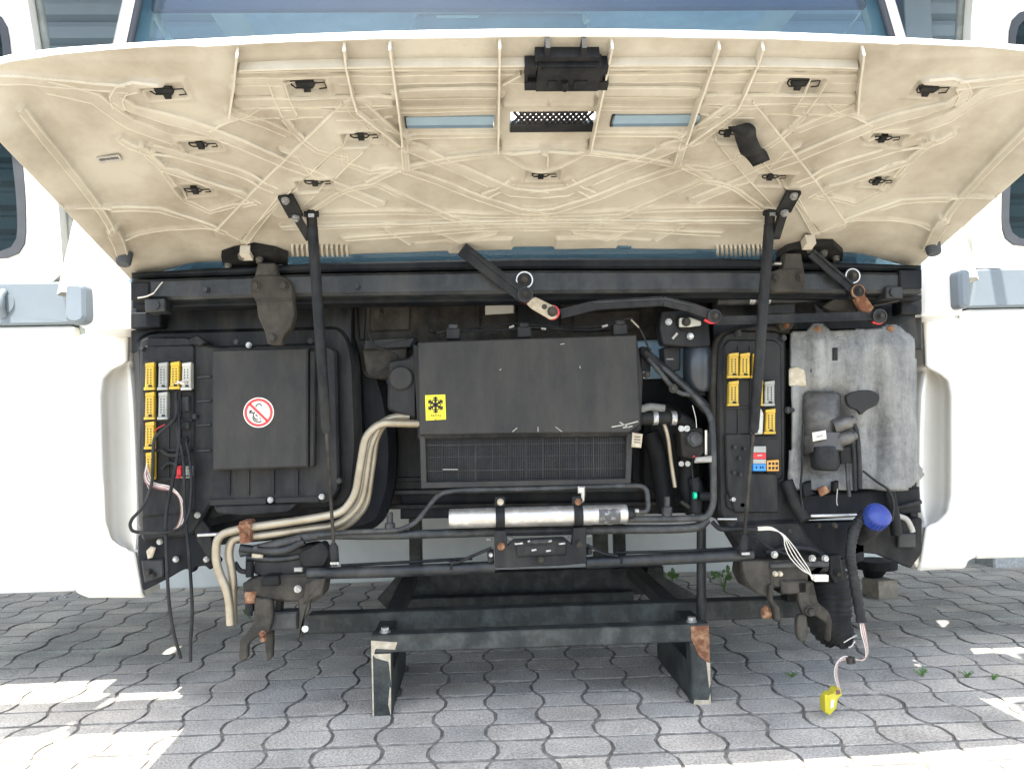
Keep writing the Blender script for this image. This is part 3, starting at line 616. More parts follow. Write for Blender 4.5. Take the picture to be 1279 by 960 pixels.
# ------------------------------------------------------------------ the raised hood
HA = math.atan(0.33); HL = 0.70; HWD = 1.02; ND = np.array([0, -math.sin(HA), -math.cos(HA)])
def sstep(x): x = np.clip(x, 0, 1); return x*x*(3-2*x)
def hbase(X, s_):
    k = 1-(X/HWD)**2
    return np.stack([X, 0.03-s_*math.cos(HA)-0.05*k, 1.158+0.02*k-0.030*sstep((np.abs(X)-0.84)/0.18)*(1-0.75*np.clip(s_/HL, 0, 1))-0.089*np.clip(s_, 0, HL)*sstep((np.abs(X)-0.925)/0.095)*(1-0.85*sstep((s_-0.585)/0.115))+s_*math.sin(HA)], -1)
def hproj(px, py):                      # photo point -> (X, s) on the hood
    d = ray(px, py); lo, hi = -1.6, 0.3
    def g(Y):
        p = CAM+d*((Y-CAM[1])/d[1]); k = 1-(p[0]/HWD)**2; s_ = (0.03-p[1]-0.05*k)/math.cos(HA)
        return p[2]-float(hbase(np.array(p[0]), np.array(s_))[2]), p[0], s_
    for _ in range(40):
        m_ = (lo+hi)/2
        if g(m_)[0] > 0: hi = m_
        else: lo = m_
    _, X, s_ = g((lo+hi)/2); return X, s_
NX, NS = 700, 260
gx = np.linspace(-HWD, HWD, NX); gs = np.linspace(0, HL, NS)
GX, GS = np.meshgrid(gx, gs); H = np.zeros_like(GX)
def dist(P):
    D = np.full(GX.shape, 9.0)
    for (x0, y0), (x1, y1) in zip(P[:-1], P[1:]):
        dx, dy = x1-x0, y1-y0; L2 = dx*dx+dy*dy+1e-12
        t = np.clip(((GX-x0)*dx+(GS-y0)*dy)/L2, 0, 1)
        D = np.minimum(D, np.hypot(GX-x0-t*dx, GS-y0-t*dy))
    return D
def both(pts):
    P = [hproj(x, y) for x, y in pts]; return [P, [(-x, s_) for x, s_ in P]]
LIT_WEAR = np.zeros_like(GX); BEADS = []
def bead(pts, wd, h, e=0.006, mirror=True):
    """raised stiffening bead wd wide and h high along photo points"""
    global H
    for P in (both(pts) if mirror else [[hproj(x, y) for x, y in pts]]):
        D = dist(P); e_ = max(0.0035, e*0.6); H = np.maximum(H, 0.95*h*sstep((wd/2+e_-D)/e_)); BEADS.append((P, wd, h)); LIT_WEAR[:] = np.maximum(LIT_WEAR, 0.25* np.exp(-((D-wd/2)/0.0026)**2)*(1.0 if h > .007 else 0.6))
def groove(pts, wd, h, e=0.006, mirror=True):
    global H
    for P in (both(pts) if mirror else [[hproj(x, y) for x, y in pts]]):
        H = H-h*sstep((wd/2+e-dist(P))/e)
def zone(pts, h, e=0.006, mirror=True):
    """area bounded by photo points raised by h with a sloping edge"""
    global H
    h = h*1.0
    for P in (both(pts) if mirror else [[hproj(x, y) for x, y in pts]]):
        Q = P+[P[0]]; ins = np.zeros(GX.shape, bool)
        for (x0, y0), (x1, y1) in zip(Q[:-1], Q[1:]):
            c = ((y0 > GS) != (y1 > GS)); xi = (x1-x0)*(GS-y0)/(y1-y0+1e-12)+x0; ins ^= c & (GX < xi)
        sd_ = np.where(ins, dist(Q), -dist(Q)); H = H+h*sstep((sd_+e/2)/e)
# broad shapes
zone([(-60, 118), (60, 135), (150, 145), (190, 190), (214, 200), (262, 255), (318, 250), (285, 292), (160, 308), (80, 262), (-60, 150)], -0.012, 0.03)
zone([(165, 305), (205, 303), (235, 292), (272, 288), (290, 300), (360, 297), (430, 296), (500, 306), (560, 300), (560, 322), (420, 330), (290, 336), (160, 352)], -0.010, 0.008)
zone([(470, 318), (520, 303), (575, 297), (640, 296), (640, 316), (560, 322)], 0.008, 0.006)
zone([(100, 62), (240, 57), (262, 68), (262, 95), (210, 99), (90, 90), (60, 74)], -0.006, 0.014)
# wide diagonal box beads
bead([(286, 288), (330, 243), (385, 190), (446, 132)], 0.062, 0.013, 0.007)
bead([(352, 262), (408, 212), (462, 160), (500, 172)], 0.045, 0.010, 0.007)
bead([(446, 128), (470, 150), (500, 174)], 0.04, 0.012, 0.006)
bead([(150, 130), (146, 118), (152, 108), (170, 103), (200, 106)], 0.022, 0.012, 0.008)
bead([(146, 118), (168, 132), (205, 142), (262, 158), (300, 175), (352, 197), (386, 209), (432, 233), (475, 250)], 0.024, 0.012, 0.006)
bead([(60, 105), (120, 120), (165, 152), (215, 170), (262, 172)], 0.030, 0.008, 0.01)
bead([(190, 182), (222, 190), (295, 212), (345, 232)], 0.02, 0.006, 0.005)
bead([(178, 178), (205, 205), (260, 224), (302, 238), (325, 250)], 0.014, 0.014, 0.006)
bead([(200, 205), (232, 248), (262, 262), (320, 247)], 0.01, 0.006, 0.01)
bead([(-20, 95), (60, 100), (120, 106), (160, 106)], 0.016, 0.007, 0.012)
bead([(140, 257), (200, 259), (245, 272), (283, 286)], 0.013, 0.010, 0.006)
bead([(60, 255), (100, 257), (140, 257)], 0.004, 0.008, 0.004)
bead([(157, 296), (232, 284), (275, 282)], 0.008, 0.006, 0.005)
bead([(28, 135), (60, 175), (100, 225), (128, 262), (142, 285)], 0.010, 0.008, 0.006)
bead([(150, 170), (165, 178), (190, 186)], 0.012, 0.012, 0.01)
bead([(142, 285), (150, 300), (156, 322)], 0.022, 0.014, 0.008)
bead([(355, 143), (368, 162), (397, 183), (432, 193)], 0.010, 0.010, 0.006)
bead([(262, 158), (310, 142), (330, 128)], 0.008, 0.005, 0.006)
bead([(288, 137), (330, 152), (360, 165)], 0.018, 0.007, 0.006)
bead([(345, 98), (352, 118), (362, 140)], 0.028, 0.008, 0.012)
bead([(305, 300), (330, 268), (352, 240)], 0.014, 0.009, 0.006)
bead([(283, 286), (312, 300)], 0.006, 0.008, 0.004)
bead([(432, 233), (405, 250), (385, 262)], 0.010, 0.009, 0.005)
bead([(432, 233), (470, 226), (500, 241)], 0.010, 0.010, 0.005)
bead([(460, 225), (500, 206)], 0.012, 0.010, 0.006)
bead([(386, 209), (410, 228), (432, 233)], 0.008, 0.012, 0.004)
bead([(352, 185), (372, 190), (386, 209)], 0.008, 0.008, 0.005)
bead([(430, 185), (432, 200), (462, 212), (500, 207)], 0.012, 0.008, 0.006)
# the V shaped stiffeners in the middle
bead([(503, 176), (558, 200), (640, 236), (684, 240)], 0.026, 0.011, 0.006)
bead([(500, 207), (545, 222), (600, 244), (650, 260), (684, 262)], 0.018, 0.010, 0.005)
bead([(470, 226), (520, 250), (560, 268), (605, 282)], 0.014, 0.008, 0.005)
bead([(503, 206), (560, 195), (620, 187), (684, 182)], 0.012, 0.012, 0.005)
bead([(505, 176), (508, 207)], 0.012, 0.014, 0.005)
bead([(556, 199), (620, 186)], 0.006, 0.010, 0.004)
bead([(625, 188), (655, 205), (684, 212)], 0.008, 0.012, 0.004)
bead([(605, 242), (640, 225)], 0.018, 0.006, 0.006)
bead([(655, 262), (684, 268)], 0.03, 0.006, 0.01)
# long cross beads near the hinge
bead([(352, 281), (500, 278), (600, 274), (684, 273)], 0.010, 0.010, 0.005)
bead([(365, 266), (500, 263), (600, 267), (684, 267)], 0.014, 0.005, 0.008)
bead([(430, 296), (520, 290), (600, 284), (684, 283)], 0.014, 0.007, 0.006)
bead([(540, 285), (575, 300), (620, 290)], 0.006, 0.006, 0.005)
bead([(480, 283), (512, 303)], 0.006, 0.007, 0.004)
# steps of the moulding behind the front grille
for (y_, wd, h_) in ((79, 0.006, 0.014), (86, 0.010, 0.004), (94, 0.020, 0.009), (108, 0.030, 0.004), (121, 0.024, 0.010), (137, 0.026, 0.005)):
    xs = (300, 400, 490) if y_ > 100 else (300, 400, 500, 600, 684)
    h_ = h_ if y_ < 130 else 0.003; bead([(x, y_+3.5*((684-x)/384)**2) for x in xs], wd, h_, 0.005)
bead([(500, 115), (560, 113), (620, 112)], 0.03, 0.012, 0.005); bead([(500, 136), (560, 135), (620, 134)], 0.012, 0.004, 0.004); bead([(503, 168), (560, 167), (620, 166)], 0.012, 0.006, 0.006)
groove([(500, 125), (620, 123)], 0.02, 0.006, 0.006); groove([(506, 179), (620, 177)], 0.012, 0.006, 0.006)
zone([(628, 127), (684, 126), (684, 132), (628, 133)], 0.006, 0.004); zone([(625, 178), (684, 177), (684, 183), (626, 185)], 0.008, 0.004)
groove([(60, 62), (240, 66)], 0.01, 0.004, 0.02)
# clip pockets
CLIPS = [(207, 113, 1), (383, 105, 1), (252, 180, 0), (245, 237, 0), (453, 169, 0), (395, 227, 0), (678, 218, 0), (1001, 103, 1), (1162, 111, 1), (1106, 172, 0), (1098, 226, 0), (965, 220, 0), (912, 165, 0)]
def pocket(px, py, w_, h_, d):
    global H
    X, s_ = hproj(px, py); qx = np.abs(GX-X)-w_/2; qs = np.abs(GS-s_)-h_/2
    D = np.maximum(qx, qs); H = H*(1-sstep((0.006-D)/0.006))+np.where(D < 0.02, 0, 0)
    H = H-d*sstep((0.004-D)/0.004)+0.003*sstep((0.012-np.abs(D-0.006))/0.012)*(D > 0)
for (px, py, big) in CLIPS: pocket(px, py, 0.066 if big else 0.07, 0.034 if big else 0.036, 0.005)
# slots through the hood
holes = []
for (x0, y0, x1, y1) in ((507, 145, 617, 159), (637, 140, 743, 164), (764, 143, 873, 157)):
    P = [hproj(x, y) for x, y in ((x0, y0), (x1, y0), (x1, y1), (x0, y1))]
    holes.append((min(P[0][0], P[3][0])*0.5+max(P[0][0], P[3][0])*0.5, (P[1][0]+P[2][0])/2, (P[2][1]+P[3][1])/2, (P[0][1]+P[1][1])/2))
# soft hand-laid unevenness
H = H+0.0010*np.sin(GX*23+1.3*np.sin(GS*17))*np.sin(GS*31+GX*7)
H = H*sstep((HWD-np.abs(GX))/0.012)
low = hbase(GX, GS)+H[..., None]*ND
top = hbase(GX, GS)-0.011*ND*sstep((HWD-np.abs(GX))/0.10+0.35)[..., None]
top = top+np.array([0, 0, 0.006])*np.exp(-((HL-GS)/0.03)**2)[..., None]
H = H*sstep((HL-GS)/0.014)
low[-1] += np.array([0, -0.004, 0.0])
V = np.concatenate([low.reshape(-1, 3), top.reshape(-1, 3)]); NV = NX*NS
keep = np.ones((NS-1, NX-1), bool); cxg = (gx[:-1]+gx[1:])/2; csg = (gs[:-1]+gs[1:])/2
for (xa, xb, sa, sb) in holes: keep &= ~((cxg[None, :] > xa) & (cxg[None, :] < xb) & (csg[:, None] > sa) & (csg[:, None] < sb))
# small step in the rear edge beside the middle
edge_l = hproj(575, 310)[0]; edge_r = hproj(789, 312)[0]
keep &= ~(((cxg[None, :] > edge_l) & (cxg[None, :] < edge_r)) & (csg[:, None] < 0.014))
I, J = np.nonzero(keep); a = I*NX+J
lowf = np.stack([a, a+NX, a+NX+1, a+1], 1); topf = np.stack([a, a+1, a+NX+1, a+NX], 1)+NV
edges = np.concatenate([np.stack([lowf[:, k], lowf[:, (k+1) % 4]], 1) for k in range(4)])
key = np.sort(edges, 1); kk = key[:, 0].astype(np.int64)*NV*2+key[:, 1]; _, idx, cnt = np.unique(kk, return_index=True, return_counts=True)
be = edges[idx[cnt == 1]]; wall = np.stack([be[:, 1], be[:, 0], be[:, 0]+NV, be[:, 1]+NV], 1)
F = np.concatenate([lowf, topf, wall]); mi = np.r_[np.zeros(len(lowf), int), np.ones(len(topf), int), np.ones(len(wall), int)]
wc = V[wall].mean(1); sidew = (np.abs(wc[:, 0]) < HWD-0.004) & (wc[:, 1] > -0.56)
mi[len(lowf)+len(topf):][sidew] = 0
c0 = np.array([0, -0.35, 1.26]); me = bpy.data.meshes.new('hood'); me.from_pydata((V-c0).tolist(), [], F.tolist())
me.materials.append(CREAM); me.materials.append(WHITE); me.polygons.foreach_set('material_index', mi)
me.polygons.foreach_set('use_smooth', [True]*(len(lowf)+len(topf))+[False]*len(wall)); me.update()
at_ = me.attributes.new('lit_wear', 'FLOAT', 'POINT'); at_.data.foreach_set('value', np.r_[LIT_WEAR.ravel(), np.zeros(NV)])
hood = bpy.data.objects.new('hood', me); COL.objects.link(hood); hood.parent = cab; hood.location = tuple(c0-WL['truck_cab']); WL['hood'] = c0
hood['label'] = 'raised white hood with a dirty cream ribbed underside'
def hpt(px, py, off=0.0):               # world point on the hood underside, off metres below it
    X, s_ = hproj(px, py); i = int(np.clip(round(s_/HL*(NS-1)), 0, NS-1)); j = int(np.clip(round((X+HWD)/(2*HWD)*(NX-1)), 0, NX-1))
    return hbase(np.array(X), np.array(s_))+ND*(off+max(0, H[i, j]))
def hloc(px, py, off=0.0):              # the same measured from the smooth base
    X, s_ = hproj(px, py); return hbase(np.array(X), np.array(s_))+ND*off
SD = np.array([0, -math.cos(HA), math.sin(HA)])      # along the hood towards its front edge
XD = np.array([1.0, 0, 0])
def web(pts, h0, h1, thick=0.0035, mirror=True):
    """thin upright moulded web along photo points"""
    for k, P in enumerate(both(pts) if mirror else [[hproj(*p) for p in pts]]):
        Q = []
        for (xa, sa), (xb, sb) in zip(P[:-1], P[1:]):
            for t in np.linspace(0, 1, 5)[:-1]: Q.append((xa+(xb-xa)*t, sa+(sb-sa)*t))
        Q.append(P[-1]); n = len(Q); vs = []
        for i, (x, s_) in enumerate(Q):
            b0 = hbase(np.array(x), np.array(min(s_, HL-.003))); h_ = h0+(h1-h0)*i/(n-1)
            a_, b_ = Q[max(0, i-1)], Q[min(n-1, i+1)]; t = np.array([b_[0]-a_[0], b_[1]-a_[1]]); t /= np.linalg.norm(t)
            nn = (XD*(-t[1])+SD*t[0])*thick/2
            vs += [b0-ND*0.003+nn*1.5, b0-ND*0.003-nn*1.5, b0+ND*h_-nn, b0+ND*h_+nn]
        w = MB(); fs = [(0, 1, 2, 3), tuple(4*(n-1)+q for q in (3, 2, 1, 0))]
        for i in range(n-1):
            for q in range(4): fs.append((4*i+q, 4*i+(q+1) % 4, 4*i+4+(q+1) % 4, 4*i+4+q))
        w.add(vs, fs); part(w, 'rib', CREAM2, hood)
web([(297, 58), (293, 100), (287, 138)], 0.024, 0.020)
web([(430, 53), (433, 78)], 0.020, 0.020); web([(433, 78), (440, 110), (446, 130)], 0.018, 0.020)
web([(487, 51), (491, 80), (498, 130), (503, 172)], 0.020, 0.024)
web([(624, 47), (623, 110), (622, 182)], 0.022, 0.022)
web([(300, 79), (400, 76), (500, 74), (624, 73.5)], 0.018, 0.018)
web([(624, 73.5), (684, 73)], 0.018, 0.018)
web([(446, 130), (500, 173)], 0.022, 0.022); web([(684, 182), (684, 204)], 0.016, 0.010, mirror=False)
web([(628, 98), (650, 86)], 0.016, 0.016)
for (x0, x1) in ((362, 436), (893, 960)):
    for k in range(12):
        x = x0+(x1-x0)*(k+0.5)/12; web([(x, 305), (x+1, 318)], 0.012, 0.006, 0.005, mirror=False)
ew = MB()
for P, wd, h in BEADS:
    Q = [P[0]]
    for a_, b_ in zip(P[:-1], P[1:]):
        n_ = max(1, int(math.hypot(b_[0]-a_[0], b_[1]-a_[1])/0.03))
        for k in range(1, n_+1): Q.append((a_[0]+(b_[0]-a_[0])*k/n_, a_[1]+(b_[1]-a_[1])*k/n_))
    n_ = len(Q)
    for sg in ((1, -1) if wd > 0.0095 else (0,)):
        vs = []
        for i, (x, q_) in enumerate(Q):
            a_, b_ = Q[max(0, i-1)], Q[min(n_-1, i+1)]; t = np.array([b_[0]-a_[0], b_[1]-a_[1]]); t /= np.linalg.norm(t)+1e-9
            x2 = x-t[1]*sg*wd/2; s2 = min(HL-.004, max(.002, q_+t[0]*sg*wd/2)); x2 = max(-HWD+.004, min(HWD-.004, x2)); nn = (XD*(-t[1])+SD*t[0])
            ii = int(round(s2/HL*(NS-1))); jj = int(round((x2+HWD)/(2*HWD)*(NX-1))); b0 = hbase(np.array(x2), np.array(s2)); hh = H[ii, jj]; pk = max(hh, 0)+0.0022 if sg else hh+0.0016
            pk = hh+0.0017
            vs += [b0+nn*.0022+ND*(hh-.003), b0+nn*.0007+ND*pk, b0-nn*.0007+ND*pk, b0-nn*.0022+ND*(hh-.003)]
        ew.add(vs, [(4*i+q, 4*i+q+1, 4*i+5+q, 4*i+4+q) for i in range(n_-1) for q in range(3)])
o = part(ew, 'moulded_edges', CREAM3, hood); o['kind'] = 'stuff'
# slots filled with added bars in the windscreen's blue, and the grille
for (xa, xb, sa, sb), nm in zip(holes, ('slot_trim', 'grille', 'slot_trim')):
    P0 = hbase(np.array((xa+xb)/2), np.array((sa+sb)/2)); hw = (xb-xa)/2; hs = (sb-sa)/2; up = -ND
    if nm == 'slot_trim':
        w = MB(); w.obox(P0-up*0.001+SD*hs*0.28, XD*(hw-.001), SD*hs*0.70, up*0.002); ins_ = part(w, 'slot_fill', SLOTM, hood)  # added filler painted the windscreen's blue instead of an open view through
        w = MB(); w.obox(P0-up*0.0-SD*hs*0.71, XD*(hw-.001), SD*hs*0.285, up*0.003); part(w, 'slot_fill_dark', SLOTD, ins_) if False else part(w, 'slot_fill_dark', SLOTD, hood)
        w = MB(); w.obox(P0+up*0.001-XD*hw*.985, XD*.003, SD*hs, up*.004); part(w, 'slot_end', BLACKP, hood)
    else:
        w = MB(); w.obox(P0-up*0.001-SD*hs*0.55, XD*(hw-.001), SD*hs*0.44, up*0.002); part(w, 'grille_frame', BLACKP, hood)
        w = MB(); w.obox(P0+up*0.008+SD*hs*0.45, XD*(hw+.006), SD*hs*0.6, up*0.0006); part(w, 'grille_backing', DIFF, hood)  # added translucent plate, passes sunlight so the mesh openings look white
        w = MB(); n = 15
        for k in range(-3, n+3):
            for sg in (1, -1):
                xm = -hw+2*hw*(k+0.5)/n; a = P0+XD*xm-SD*hs*0.1; b_ = a+SD*hs*1.1+XD*sg*hs*0.75
                if abs(xm) < hw and abs(xm+sg*hs*0.75) < hw+.004: w.bar(a, b_, 0.0050, 0.003, upv=tuple(ND))
        part(w, 'grille_mesh', BLACKP, hood)
# metal clips in their pockets
for (px, py, big) in CLIPS:
    c = hloc(px, py, -0.001); w = MB(); g_ = 0.004
    wx_ = 0.030 if big else 0.026; sx = 0.016 if big else 0.010
    if big:
        w.obox(c+SD*0.001-XD*.003, XD*0.016, SD*0.006, ND*g_); w.obox(c-SD*0.012-XD*.002, XD*0.006, SD*0.009, ND*g_*0.8)
    else: w.obox(c-XD*.004-SD*.002, XD*0.006, SD*0.011, ND*g_)
    lp = [(-wx_*.9, .010), (wx_*.35, .010), (wx_*.5, .002), (wx_*.3, -.008), (-wx_*.7, -.008), (-wx_*.9, .0), (-wx_*.9, .010)]
    w.tube([c+XD*x+SD*y*sx/0.016+ND*.003 for x, y in lp], 0.0016, 6); w.tube([c+XD*x+SD*y*sx/.016+ND*.003 for x, y in [(wx_*.4, .004), (wx_*1.1, .006), (wx_*1.15, -.008), (wx_*.7, -.010)]], 0.0013, 6)
    part(w, 'clip', RUBBER, hood)
# latch block near the front edge
def hbox(w, x0, y0, x1, y1, o0, o1):
    a = hloc(x0, y0); b_ = hloc(x1, y1); X0, S0 = hproj(x0, y0); X1, S1 = hproj(x1, y1); m_ = (np.array(hbase(np.array((X0+X1)/2), np.array((S0+S1)/2))))
    w.obox(m_+ND*(o0+o1)/2, XD*abs(X1-X0)/2, SD*abs(S1-S0)/2, ND*(o1-o0)/2)
w = MB(); hbox(w, 671, 66, 745, 98, 0.004, 0.030); lt = part(w, 'latch', BLACKP, hood)
w = MB(); hbox(w, 668, 59, 747, 65, 0.0, 0.022); part(w, 'latch_mount', TRIM if False else BLACKP, hood)
for (x0, x1) in ((655, 668.5), (747, 757)):
    w = MB(); hbox(w, x0, 69, x1, 79, 0.002, 0.026); hbox(w, x0, 89, x1, 99, 0.002, 0.026); hbox(w, x0, 79.2, x0+3.5, 88.8, .002, .024); hbox(w, x0+0.5, 84, x1, 88.6, .002, .016); part(w, 'latch_ear', BLACKP, hood)
w = MB(); hbox(w, 684, 84, 693, 93, .0302, .033); hbox(w, 716, 84, 730, 93, .0302, .033); w.tube([hloc(704, 96, .026), hloc(704, 91, .036), hloc(704, 84, .033)], 0.007, 10); hbox(w, 676, 68, 742, 71, .0302, .033); part(w, 'latch_hook', RUBBER, hood)
for x in (683, 728):
    w = MB(); w.obox(hloc(x, 52, .014), XD*.004, SD*.012, ND*.012); part(w, 'latch_pin', RUBBER, hood)
# maker's label, buffers, hanging strap
w = MB(); c = hpt(137, 197, .003); q = (hloc(150, 192)-hloc(124, 202)); w.obox(c, XD*0.024+SD*.004, SD*0.010, ND*0.0006); w2 = part(w, 'label_plate', LABELG, hood)
w = MB(); rnd = random.Random(3)
for k in range(12):
    cc = c+XD*(-0.019+k*0.0034)+SD*(-.0031+k*.00057+.001)+ND*.0009
    w.obox(cc, XD*0.0011, SD*rnd.choice((.003, .0022, .0034)), ND*.0002)
part(w, 'label_print', INK, hood)
for (px, py) in ((156, 325), (1164, 312)):
    w = MB(); c = hpt(px, py-8, -0.004); w.tube([c-ND*.01, c+ND*0.016, c+ND*0.02], [0.019, 0.017, 0.014], 20); part(w, 'rubber_buffer', SEAL, hood)
w = MB(); pts = [(912, 142), (926, 146), (930, 160), (938, 176), (948, 187)]; rows = []
for k, ((x, y), hw_) in enumerate(zip(spline([np.array(p, float) for p in pts], 4), np.interp(np.linspace(0, 1, 17), [0, .15, .3, .7, 1], [.008, .016, .02, .021, .018]))):
    c = hloc(x, y, 0.028-0.004*math.sin(k)); d = np.array([math.cos(.55), 0, 0])*hw_+SD*hw_*0.45
    rows.append([c-d+ND*.006*math.sin(k*.9), c+ND*.004, c+d+ND*.006*math.cos(k*.7)])
sheet(w, rows); o = part(w, 'hanging_strap', RUBBER, hood); sm = o.modifiers.new('thickness', 'SOLIDIFY'); sm.thickness = 0.004
# hinges: plate on the hood, neck and foot on the cab
for s_, dx in ((-1, 0), (1, 0)):
    if s_ < 0: P = [(277, 312), (292, 307), (318, 302), (345, 307), (360, 313), (360, 325), (345, 328), (300, 328), (280, 323)]; bl = [(303, 309), (325, 314), (286, 322), (352, 324)]; wt = (309, 307)
    else: P = [(968, 314), (982, 305), (1008, 298), (1040, 298), (1052, 309), (1050, 318), (1030, 320), (985, 322), (970, 322)]; bl = [(1009, 301), (1027, 306), (1042, 313), (980, 312)]; wt = (1008, 294)
    Yh = -0.075 if s_ < 0 else -0.07
    hs2 = [hproj(x, y) for x, y in P]; n_ = len(P); w = MB()
    w.add([hbase(np.array(x), np.array(s2))+ND*o for o in (0.020, 0.002) for x, s2 in hs2], [tuple(range(n_)), tuple(reversed(range(n_, 2*n_)))]+[(i, (i+1) % n_, n_+(i+1) % n_, n_+i) for i in range(n_)]); hp = part(w, 'hinge_plate', RUBBER)
    for (x, y) in bl:
        w = MB(); w.hexbolt(hloc(x, y, .020), 0.0075, 0.012, tuple(ND)); part(w, 'bolt', BOLT, hp)
    w = MB(); w.obox(hloc(wt[0], wt[1], .02), XD*.012, SD*.016, ND*.012); part(w, 'spacer', CREAM2, hp)
plate('hinge_arm', [(322, 328), (343, 328), (350, 352), (345, 362), (318, 362), (316, 352)], -0.057, 0.03, DIRTM)
f_ = plate('hinge_foot', [(313, 349), (320, 343), (346, 343), (360, 347), (365, 360), (366, 378), (368, 392), (364, 408), (354, 419), (352, 430), (334, 430), (331, 415), (322, 395), (320, 376), (313, 366)], -0.06, 0.03, BROWNM, r=4)
bolts(f_, [(319, 358), (354, 357), (340, 422)], -0.061, 0.009, DIRTM)
w = MB(); w.bar(at(319, 375, -.061), at(366, 375, -.061), .003, .006); part(w, 'fold', BROWNM, f_)
plate('hinge_arm', [(981, 316), (1001, 316), (1006, 345), (970, 345), (978, 332)], -0.057, 0.03, DIRTM)
f_ = plate('hinge_foot', [(961, 340), (975, 335), (1003, 335), (1007, 358), (1000, 364), (966, 364), (960, 356)], -0.06, 0.03, BROWNM, r=4)
bolts(f_, [(968, 347), (1000, 346)], -0.061, 0.008, DIRTM)
# gas struts
def strut(br, top, mid, rod_end, foot):
    X0, S0 = hproj(*br[0]); a = hloc(*br[0], .018); b_ = hloc(*br[1], .030); c = hloc(*br[2], .055)
    w = MB(); w.bar(a, b_, 0.034, 0.008, upv=tuple(ND)); w.bar(b_, c, 0.018, 0.014, upv=(0, -1, 0)); bk = part(w, 'strut_bracket', RUBBER)
    for q in (br[0], br[1]):
        w = MB(); w.hexbolt(hloc(*q, .026 if q is br[0] else .036)+SD*(-.004 if q is br[0] else .004), .007, .008, tuple(ND)); part(w, 'bolt', BRIGHT, bk)
    Yt = c[1]-0.015; T = at(*top, Yt); Mm = None; Bt = at(*foot, -0.03)
    k = (mid[1]-top[1])/(foot[1]-top[1]); Ym = Yt+(-0.03-Yt)*k; Mm = at(*mid, Ym); Rr = Bt
    w = MB(); d = (Bt-T)/np.linalg.norm(Bt-T)
    w.tube([T, T+d*0.001+np.array([0, 0, 0]), Mm-d*0.01, Mm], [0.0115, 0.0125, 0.0125, 0.0095], 16); bd = part(w, 'gas_strut', CABLE, None, 'slim dark gas strut holding the hood up')
    w = MB(); w.tube([Mm-d*.005, Bt], 0.0042, 10); part(w, 'strut_rod', DIRTM, bd)
    w = MB(); w.tube([T+d*-.036, T-d*.03, T-d*.004, T+d*.004], [.008, .012, .012, .010], 14); w.tube([T-d*.026+np.array([-.016, 0, 0]), T-d*.026+np.array([.016, 0, 0])], .007, 10); part(w, 'ball_socket', RUBBER, bd)
    w = MB(); p = T-d*.020+np.array([0.002, -.0125, 0]); w.box(p-np.array([.007, .001, .004]), p+np.array([.006, .003, .004])); part(w, 'spring_clip', BRIGHT, bd)
    w = MB(); w.tube([Bt-d*.045, Bt-d*.035, Bt+d*.005, Bt+d*.012], [.006, .011, .011, .006], 12); part(w, 'end_fitting', BLACKP, bd)
    w = MB(); w.obox(Bt+np.array([0.002, -.012, -.004]), (.010, 0, 0), (0, .003, 0), (0, 0, .003)); part(w, 'spring_clip', BRIGHT, bd)
strut([(357, 236), (371, 256), (388, 272)], (390, 282), (408, 540), (417, 690), (418, 700))
strut([(990, 231), (976, 250), (964, 272)], (961, 280), (941, 540), (929, 680), (928, 688))
# ------------------------------------------------------------------ engine bay: bulkhead and cowl
w = MB(); w.box((-1.03, 0.33, 0.56), (1.03, 0.359, 1.06)); part(w, 'bulkhead', DARKP)
plate('cowl_beam', [(163, 349), (400, 341), (655, 337), (900, 337), (1152, 340), (1153, 366), (900, 364), (655, 366), (400, 369), (163, 375)], -0.035, 0.14, GREYT, ch=0.008)
plate('cowl_shadow_strip', [(165, 376), (400, 371), (655, 368), (900, 366), (1152, 368), (1152, 374), (900, 372), (655, 375), (400, 379), (165, 384)], 0.01, 0.08, NAVY)  # dark strip painted in for the shadow line below the beam
plate('cowl_lip', [(163, 340), (400, 328), (655, 322), (900, 322), (1152, 331), (1152, 338), (900, 335), (655, 335), (400, 339), (163, 347)], -0.025, 0.06, NAVY, ch=0.006)
plate('upper_bulkhead', [(163, 383), (440, 378), (440, 432), (163, 440)], 0.14, 0.05, DARKP)
plate('upper_bulkhead', [(890, 372), (1152, 374), (1152, 436), (890, 436)], 0.14, 0.05, DARKP)
fw_ = plate('firewall_sheet', [(420, 376), (655, 374), (888, 372), (888, 420), (800, 424), (520, 428), (520, 470), (455, 470), (440, 440), (420, 420)], 0.19, 0.03, BROWNM)
plate('fold', [(462, 374), (512, 373), (512, 412), (462, 414)], 0.18, 0.009, BROWNM, fw_, r=3)
plate('fold', [(445, 376), (458, 376), (455, 425), (449, 425)], 0.183, 0.006, DARKP, fw_)
plate('stiffener', [(535, 376), (600, 375), (600, 413), (535, 416)], 0.182, 0.007, BROWNM, fw_, r=5)
plate('stiffener', [(645, 375), (700, 375), (700, 410), (645, 412)], 0.18, 0.009, DARKP, fw_, r=5)
plate('stiffener', [(716, 391), (800, 386), (800, 412), (716, 414)], 0.178, 0.01, BROWNM, fw_, r=6)
plate('label_plate', [(606, 375), (642, 374), (642, 391), (606, 393)], 0.174, 0.003, STICKW, fw_)
bolts(fw_, [(472, 392)], 0.179, 0.011, DIRTM)
for (x, y, r_) in ((542, 380, 4), (542, 392, 5), (576, 387, 2.5)):
    w = MB(); p = at(x, y, .181); w.cyl(p, p+(0, .004, 0), r_*pxm(.18), 14); part(w, 'hole', HOLE, fw_)
plate('bracket_plate', [(453, 436), (508, 433), (508, 470), (478, 474), (458, 470)], 0.13, 0.04, BROWNM, r=3)
plate('bracket_lid', [(455, 424), (520, 420), (512, 434), (453, 437)], 0.115, 0.05, DARKP, r=2)
